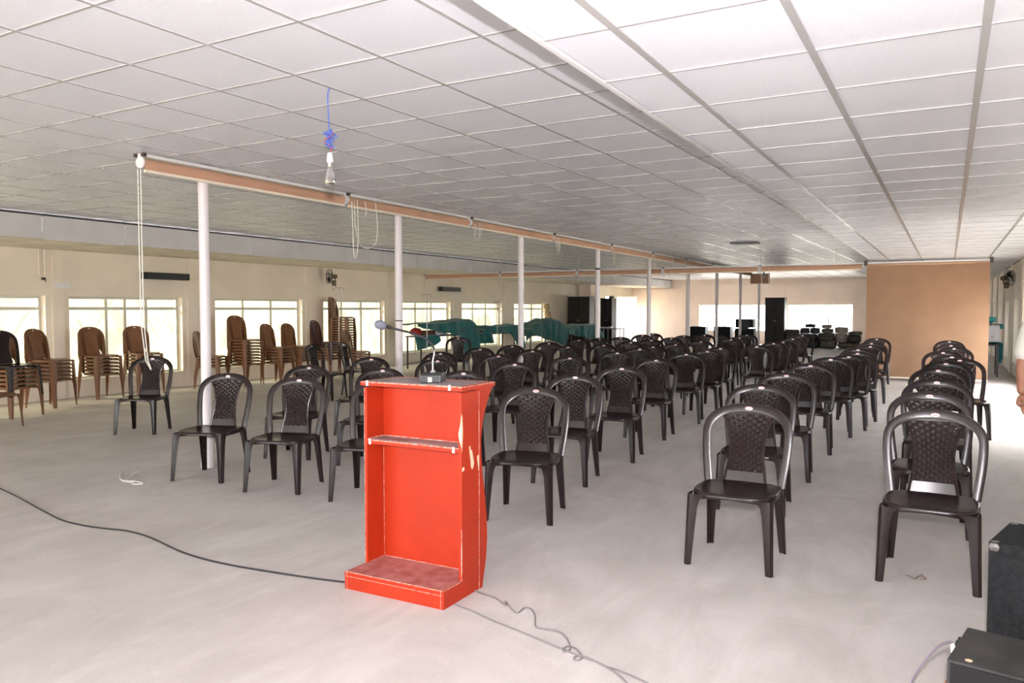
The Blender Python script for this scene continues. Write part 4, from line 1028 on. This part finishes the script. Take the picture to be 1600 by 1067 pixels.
box_speaker(1115, 1141, 510, 29.6, 0, 0.45, 'black box speaker on the floor under the far window centre', 'box speakers at the far wall')
q = onY(1148, 512, 29.6)
box_speaker(1148, 1178, 513, 29.6, 0, 0.45, 'lower black box speaker of the stacked pair by the tall cabinet', 'box speakers at the far wall')
box_speaker(1149, 1177, 498.5, 29.6, q.z + 0.002, 0.42, 'upper black box speaker of the stacked pair by the tall cabinet', 'box speakers at the far wall')
# little dark table in front of the bright door
p0, p1 = onY(941, 513, 27.9), onY(969, 513, 27.9)
table('side_table', 'small dark framed table in front of the bright open door', p0.x, p1.x, 27.9, 28.4, p0.z)
for k, (px, w_, h_) in enumerate(((945, 0.30, 0.05), (954, 0.10, 0.07))):
    p = onY(px, 512, 28.1)
    bm = BM(); box(bm, -w_ / 2, w_ / 2, -0.1, 0.1, 0.0, h_)
    tag(obj('carton', bm, 'white_box', None, bevel=0.006, loc=(p.x, 28.1, p0.z + 0.002)), ['flat white packet on the small dark table', 'small white packet at the right of the dark table'][k], 'box')
# pile of bags: (px centre, py bottom, width px, height px, material)
BAGS = [(1236, 543, 26, 17, 'bag_dark', 0), (1265, 543.5, 26, 12, 'bag_dark', 0), (1293, 543.5, 26, 12, 'bag_olive', 0), (1324, 543, 32, 6.5, 'bag_olive', 0),
        (1236, 525.5, 25, 11, 'bag_olive', 0), (1264, 531, 26, 9.5, 'bag_dark', 0), (1291, 531, 25, 11, 'bag_olive', 0), (1314, 535.2, 18, 14.5, 'bag_pale', 0), (1335, 535.5, 20, 11, 'bag_dark', 0),
        (1257, 521, 14.5, 9, 'bag_dark', 0), (1273, 521, 14.5, 9, 'bag_dark', 0), (1292, 519.5, 18, 6, 'bag_olive', 0), (1314, 520, 21, 9, 'bag_pale', 0), (1291, 513.2, 15, 6, 'bag_pale', 0), (1336, 524, 21, 6, 'bag_olive', 0), (1265.5, 511.6, 16, 5.5, 'bag_dark', 0)]
BAGS += [(1252, 543, 38, 21, 'bag_dark', 0.62), (1290, 543, 36, 22, 'bag_dark', 0.62), (1326, 543, 34, 20, 'bag_olive', 0.62)]
BN = ['bottom left of the heap', 'bottom, second from left', 'bottom, third from left', 'flat at the bottom right', 'second layer far left', 'second layer, bulky black', 'second layer centre', 'second layer, pale and swollen', 'second layer far right', 'upper layer above the left gap', 'upper layer, left of the middle', 'thin one near the middle top', 'pale sack on the right shoulder', 'small pale pouch near the top', 'small one at the upper right', 'smallest, on the very top', 'large one behind at the left', 'large one behind at the middle', 'large one behind at the right']
for (px, py, wp, hp, m, dy), nm in zip(BAGS, BN):
    Y = 30.9 + dy
    a, c = onY(px - wp / 2, py, Y), onY(px + wp / 2, py - hp, Y)
    w_ = c.x - a.x; h_ = c.z - a.z; z0 = max(0.0, a.z)
    t = thing('bag', 'stuffed bag in the pile under the right far window, ' + nm, 'bag', ((a.x + c.x) / 2, Y + 0.2, z0), 0, 'pile of stuffed bags')
    bm = BM(); lump(bm, (0, 0, h_ / 2), (w_ / 2 * 0.985, 0.27, h_ / 2 * 0.985), px * 0.37, 0.05, e=0.34); obj('sack', bm, m, t, smooth=True)
    bm = BM(); tube(bm, spline([(-w_ * 0.2, -0.24, h_ * 0.75), (-w_ * 0.1, -0.3, h_ * 0.95), (w_ * 0.1, -0.3, h_ * 0.95), (w_ * 0.2, -0.24, h_ * 0.75)], 4), 0.012, 5); obj('strap', bm, m, t, smooth=True)

# right side table with teal cloth and a white box
t = table('side_table', 'dark legged table with teal cloth past the dropped blind', 0.45, 1.04, 19.5, 20.3, 0.70)
def small_drape(name, label, x0, x1, y0, y1, z, hem, m, seed):
    bm = BM(); prev = None
    for i in range(15):
        u = i / 14; r = []
        for k in range(21):
            v = k / 20
            if v < 0.7: x, zz = x0 + (x1 - x0) * v / 0.7, z + 0.02 * noise.noise(Vector((v * 6, u * 6, seed)))
            else: x, zz = x1 + 0.02 + 0.03 * sin(u * 14 + seed), z - hem * (v - 0.7) / 0.3 * (0.45 + 0.55 * abs(sin(u * 2.6 + 0.5)))
            r.append(bm.verts.new((x, y0 + (y1 - y0) * u, zz)))
        if prev: bridge(bm, prev, r, closed=False)
        prev = r
    bmesh.ops.solidify(bm, geom=bm.faces[:], thickness=0.004)
    return tag(obj(name, bm, m, None, smooth=True), label, 'cloth')
small_drape('teal_cloth', 'teal cloth spread on the right side table, corner hanging down', 0.44, 1.05, 19.42, 20.3, 0.725, 0.45, 'teal', 2.2)
t = thing('white_carton', 'white carton with dark latch standing on the teal cloth', 'box', (0.62, 19.6, 0.75))
bm = BM(); box(bm, 0, 0.42, 0, 0.5, 0, 0.34); obj('carton_body', bm, 'white_box', t, bevel=0.006); bm = BM(); box(bm, 0.27, 0.29, -0.006, 0.0, 0.1, 0.13); obj('latch', bm, 'black', t); bm = BM(); box(bm, 0.305, 0.312, -0.003, 0.0, 0.0, 0.34); obj('seam', bm, 'steel', t)
small_drape('teal_cloth', 'crumpled teal cloth lying on top of the white carton', 0.60, 1.06, 19.58, 20.12, 1.125, 0.10, 'teal', 5.2)
bm = BM(); lump(bm, (0, 0, 0.06), (0.15, 0.2, 0.07), 8.8, 0.25); tag(obj('cloth_bundle', bm, 'teal', None, True, loc=(0.83, 19.85, 1.165)), 'bunched teal cloth heaped above the white carton', 'bundle')

# ------------------------------------------------------------------ front right: speaker, amplifier, crate
dsp = 3.04
p = at(1545, 846, dsp); HS = p.z
sp = thing('stage_speaker', 'black carpeted loudspeaker cabinet with metal corners at the lower right', 'speaker', (p.x, p.y, 0), radians(-14.4))
bm = BM(); prism(bm, [(0.0, 0.0), (0.62, 0.0), (0.62, HS - 0.012), (0.0, HS - 0.012)], 0, 0.40, 'Y'); 
bm.free(); bm = BM(); box(bm, 0, 0.62, 0.0, 0.38, 0.0, HS); obj('cabinet', bm, 'carpet', sp, bevel=0.014)
bm = BM(); box(bm, 0.05, 0.57, -0.009, -0.0005, 0.05, HS - 0.05); obj('grille', bm, 'carpet', sp, bevel=0.003)
for cx in (0.0, 0.62):
    for cy in (0.0, 0.38):
        bm = BM(); sx = 1 if cx == 0 else -1; sy = 1 if cy == 0 else -1; g = 0.003; ln = 0.042
        lump(bm, (cx + sx * 0.018, cy + sy * 0.018, HS - 0.018), (0.023, 0.023, 0.020), 1.0, 0.05, 10, 6, 0.6); obj('corner_guard', bm, 'metal_corner', sp, smooth=True)
for cx in (-0.0012, 0.6195):
    bm = BM(); box(bm, cx, cx + 0.0018, 0.02, 0.035, 0.03, HS - 0.04); obj('edge_piping', bm, 'amp_black', sp)
# crate with the amplifier on top
zc = 0.33
A, B_ = onz(1512, 980, zc), onz(1480, 1030, zc)
Dv = onz(1600, 1012, zc)
ex = Vector((1, 0, 0)); yawA = atan2(A.y - B_.y, A.x - B_.x) - pi / 2
dep = (A - B_).length
am = thing('amplifier', 'dusty black amplifier box at the bottom right corner', 'amplifier', (B_.x, B_.y, zc - 0.13), yawA)
bm = BM(); box(bm, 0, 0.42, 0.0, dep, 0.0, 0.13); obj('case', bm, 'amp_black', am, bevel=0.004)
bm = BM(); box(bm, 0.01, 0.41, -0.006, -0.0005, 0.008, 0.122); obj('face_plate', bm, 'amp_front', am, bevel=0.002)
for k in range(3):
    bm = BM(); lathe(bm, [(0.012, -0.024), (0.014, -0.02), (0.014, -0.0005)], 12, (0.0, 0.0, 0.0), axis='X'); o = obj('knob', bm, 'black', am, smooth=True, loc=(0.0, dep * (0.72 + 0.1 * k), 0.085))
bm = BM(); lathe(bm, [(0.011, 0), (0.011, 0.001)], 14); o = obj('tan_disc', bm, 'chip', am, loc=(0.055, dep * 0.10, 0.1305))  # small plain tan disc on the case top
cr = thing('wooden_crate', 'orange-brown wooden box under the amplifier', 'crate', (B_.x, B_.y, 0), yawA)
bm = BM(); box(bm, -0.03, 0.40, 0.005, dep + 0.02, 0.0, zc - 0.1315); obj('crate_body', bm, 'wood', cr, bevel=0.006)
# amplifier lead
pl = onz(1508, 1010, zc - 0.03)
c0 = (Matrix.Rotation(yawA, 3, 'Z') @ Vector((-0.013, dep * 0.52, 0))) + Vector((B_.x, B_.y, zc - 0.04))
dC = (c0 - CP).dot(FW)
pts = [c0, at(1488, 1004, dC), at(1470, 1008, dC - 0.02), at(1450, 1026, dC - 0.06), at(1434, 1048, dC - 0.1), at(1422, 1070, dC - 0.14), at(1410, 1110, dC - 0.18)]
t = thing('power_lead', 'grey lead with white plug curving from the amplifier side', 'cable')
bm = BM(); tube(bm, spline(pts + [Vector((pts[-1].x, pts[-1].y, 0.01))], 6), 0.0048, 6); obj('lead', bm, 'cable_purple', t, smooth=True)
bm = BM(); tube(bm, [c0, c0 + (pts[1] - c0) * 0.5, pts[1]], [0.009, 0.008, 0.006], 8); obj('plug', bm, 'cap', t, smooth=True)

# ------------------------------------------------------------------ cables and litter on the floor
def floor_cable(name, pxs, r, m, label, k=8):
    pts = [onz(x, y, 0.0) + Vector((0, 0, r + 0.0005)) for x, y in pxs]
    bm = BM(); tube(bm, spline(pts, k), r, 6)
    return tag(obj(name, bm, m, None, smooth=True), label, 'cable')
floor_cable('floor_cable', [(-40, 745), (0, 764), (25, 776), (60, 795), (95, 813), (130, 822), (165, 827), (200, 831), (235, 841), (280, 862), (320, 875), (370, 886), (430, 896), (490, 905), (538, 911)], 0.0055, 'cable', 'long black cable winding over the floor from the left to the lectern')
floor_cable('floor_cable', [(711, 946), (740, 957), (770, 971), (815, 989), (860, 1008), (905, 1026), (935, 1037), (965, 1055), (985, 1075)], 0.0042, 'cable_grey', 'straight dark cable from the lectern base to the bottom edge')
floor_cable('floor_cable', [(742, 924), (757, 930), (775, 936), (792, 948), (790, 941), (797, 950), (808, 959), (820, 951), (830, 953), (836, 964), (837, 980), (850, 984), (872, 988), (885, 998), (891, 1012), (888, 1019), (881, 1020), (880, 1015), (888, 1011), (898, 1014), (908, 1024), (907, 1032), (899, 1033), (897, 1029), (905, 1026), (920, 1030), (945, 1042), (975, 1052), (1020, 1073)], 0.0042, 'cable_grey', 'loopy dark cable with two small curls right of the lectern', 6)
bm = BM()
tube(bm, spline([onz(x, y, 0.004) for x, y in ((194, 736), (188, 741), (188, 748), (196, 752), (208, 753))], 5), 0.004, 5)
tube(bm, spline([onz(x, y, 0.004) for x, y in ((218, 737), (208, 740), (206, 744), (196, 750), (212, 752), (206, 756), (222, 756), (222, 754), (212, 752))], 5), 0.004, 5)
tag(obj('loose_string', bm, 'string', None), 'loose white string lying on the open floor', 'string')
bm = BM()
tube(bm, spline([onz(x, y, 0.005) for x, y in ((1416, 898), (1424, 901), (1430, 904), (1436, 900), (1445, 902), (1446, 905), (1438, 904))], 5), 0.004, 5)
tube(bm, spline([onz(x, y, 0.005) for x, y in ((1436, 900), (1440, 898), (1443, 902))], 4), 0.003, 5)
tag(obj('twig', bm, 'twig', None), 'small dry twig on the floor under the front right chair', 'twig')

# ------------------------------------------------------------------ person at the right edge
def skin(name, verts, edges, radii, m, parent, sub=2, root=0):
    me = bpy.data.meshes.new(name); me.from_pydata([tuple(v) for v in verts], edges, []); me.update()
    o = link(name, me, parent); o.modifiers.new('skin', 'SKIN').use_smooth_shade = True
    for i, r in enumerate(radii):
        r2 = r if isinstance(r, tuple) else (r, r); me.skin_vertices[0].data[i].radius = r2
    me.skin_vertices[0].data[root].use_root = True
    s = o.modifiers.new('sub', 'SUBSURF'); s.levels = sub; s.render_levels = sub
    me.materials.append(M[m]); return o
dA = 5.45
Sh = at(1617, 498, dA); El = at(1597, 572, dA); Wr = at(1597, 618, dA - 0.05)
PX, PYY = Sh.x + 0.22, Sh.y + 0.02
pe = thing('person', 'person in a white short-sleeved shirt standing at the right edge, one bare arm hanging', 'person', (PX, PYY, 0), 0)
def lp(v): return Vector(v) - Vector((PX, PYY, 0))
sL, eL, wL = lp(Sh), lp(El), lp(Wr)
sR, eR, wR = Vector((-sL.x, sL.y, sL.z)), Vector((-eL.x, eL.y, eL.z)), Vector((-wL.x, wL.y - 0.02, wL.z))
V = [(0, 0, 0.92), (0, 0.0, 1.10), (0, 0.0, 1.28), (0, 0.01, 1.42), (0, 0.0, 1.49), (0, -0.01, 1.54), (0, -0.02, 1.62), (0, -0.015, 1.70),
     tuple(sL), tuple(eL), tuple(wL), tuple(sR), tuple(eR), tuple(wR),
     (-0.09, 0, 0.86), (-0.10, -0.01, 0.47), (-0.10, 0.02, 0.09), (-0.11, -0.12, 0.035), (0.09, 0, 0.86), (0.10, -0.01, 0.47), (0.10, 0.02, 0.09), (0.11, -0.12, 0.035)]
E_ = [(0, 1), (1, 2), (2, 3), (3, 4), (4, 5), (5, 6), (6, 7), (3, 8), (8, 9), (9, 10), (3, 11), (11, 12), (12, 13), (0, 14), (14, 15), (15, 16), (16, 17), (0, 18), (18, 19), (19, 20), (20, 21)]
Rd = [(0.15, 0.11), (0.14, 0.105), (0.155, 0.11), (0.11, 0.08), 0.055, 0.06, (0.078, 0.095), (0.06, 0.07), 0.058, 0.042, 0.030, 0.058, 0.042, 0.030, 0.085, 0.06, 0.042, 0.035, 0.085, 0.06, 0.042, 0.035]
body = skin('body', V, E_, Rd, 'skin', pe)
# hands
def hand(w, dirv, side, nm):
    verts = [tuple(w), tuple(w + dirv * 0.05), tuple(w + dirv * 0.09)]; edges = [(0, 1), (1, 2)]; rad = [(0.026, 0.02), (0.04, 0.02), (0.038, 0.018)]
    fwd = Vector((0, -1, 0))
    for k in range(4):
        off = fwd * (0.030 - 0.020 * k); ln = (0.072, 0.08, 0.075, 0.058)[k]
        b0 = w + dirv * 0.085 + off; b1 = b0 + dirv * ln * 0.5 + Vector((side * 0.006, 0, 0)); b2 = b1 + dirv * ln * 0.35 + Vector((side * 0.022, 0, 0)); b3 = b2 + dirv * ln * 0.15 + Vector((side * 0.020, 0, 0))
        n = len(verts); verts += [tuple(b0), tuple(b1), tuple(b2), tuple(b3)]; edges += [(2, n), (n, n + 1), (n + 1, n + 2), (n + 2, n + 3)]; rad += [0.0105, 0.0095, 0.0085, 0.007]
    n = len(verts); t0 = w + dirv * 0.03 + fwd * 0.03; t1 = t0 + dirv * 0.035 + fwd * 0.018 + Vector((side * 0.01, 0, 0)); t2 = t1 + dirv * 0.03 + fwd * 0.004 + Vector((side * 0.01, 0, 0))
    verts += [tuple(t0), tuple(t1), tuple(t2)]; edges += [(1, n), (n, n + 1), (n + 1, n + 2)]; rad += [0.014, 0.0115, 0.009]
    return skin(nm, verts, edges, rad, 'skin', pe, sub=2)
dl = (wL - eL).normalized(); dr_ = (wR - eR).normalized()
hand(wL - dl * 0.01, dl, 1, 'hand'); hand(wR - dr_ * 0.01, dr_, -1, 'hand')
midL = sL + (eL - sL) * 0.93; midR = sR + (eR - sR) * 0.93
skin('shirt', [(0, 0, 0.88), (0, 0, 1.10), (0, 0, 1.28), (0, 0.01, 1.42), (0, 0.005, 1.465), tuple(sL), tuple(midL), tuple(sR), tuple(midR)],
     [(0, 1), (1, 2), (2, 3), (3, 4), (3, 5), (5, 6), (3, 7), (7, 8)], [(0.18, 0.135), (0.17, 0.13), (0.18, 0.13), (0.125, 0.095), 0.065, 0.082, 0.074, 0.082, 0.074], 'shirt', pe)
skin('trousers', [(0, 0, 0.93), (-0.09, 0, 0.84), (-0.10, -0.01, 0.47), (-0.10, 0.02, 0.08), (0.09, 0, 0.84), (0.10, -0.01, 0.47), (0.10, 0.02, 0.08)],
     [(0, 1), (1, 2), (2, 3), (0, 4), (4, 5), (5, 6)], [(0.165, 0.125), 0.105, 0.08, 0.065, 0.105, 0.08, 0.065], 'trousers', pe)
bm = BM(); lump(bm, (0, 0.012, 1.685), (0.095, 0.105, 0.085), 6.0, 0.08, 16, 10, 0.95); obj('hair', bm, 'hair', pe, smooth=True)
bm = BM(); lump(bm, (0, -0.118, 1.60), (0.014, 0.02, 0.026), 6.0, 0.02, 8, 6, 1.0); obj('nose', bm, 'skin', pe, smooth=True)
for s in (-1, 1):
    bm = BM(); lump(bm, (s * 0.032, -0.103, 1.628), (0.013, 0.008, 0.008), 6.0, 0.0, 10, 6, 1.0); obj('eye', bm, 'cap', pe, smooth=True)
    bm = BM(); lump(bm, (s * 0.084, 0.0, 1.615), (0.012, 0.022, 0.034), 6.0, 0.05, 8, 6, 1.0); obj('ear', bm, 'skin', pe, smooth=True)
    bm = BM(); lump(bm, (s * 0.11, -0.07, 0.042), (0.048, 0.135, 0.042), 6.0, 0.05, 12, 8, 0.8); obj('shoe', bm, 'black', pe, smooth=True)
bm = BM(); lump(bm, (0, -0.110, 1.562), (0.026, 0.008, 0.008), 6.0, 0.0, 10, 6, 1.0); obj('mouth', bm, 'red_cloth', pe, smooth=True)
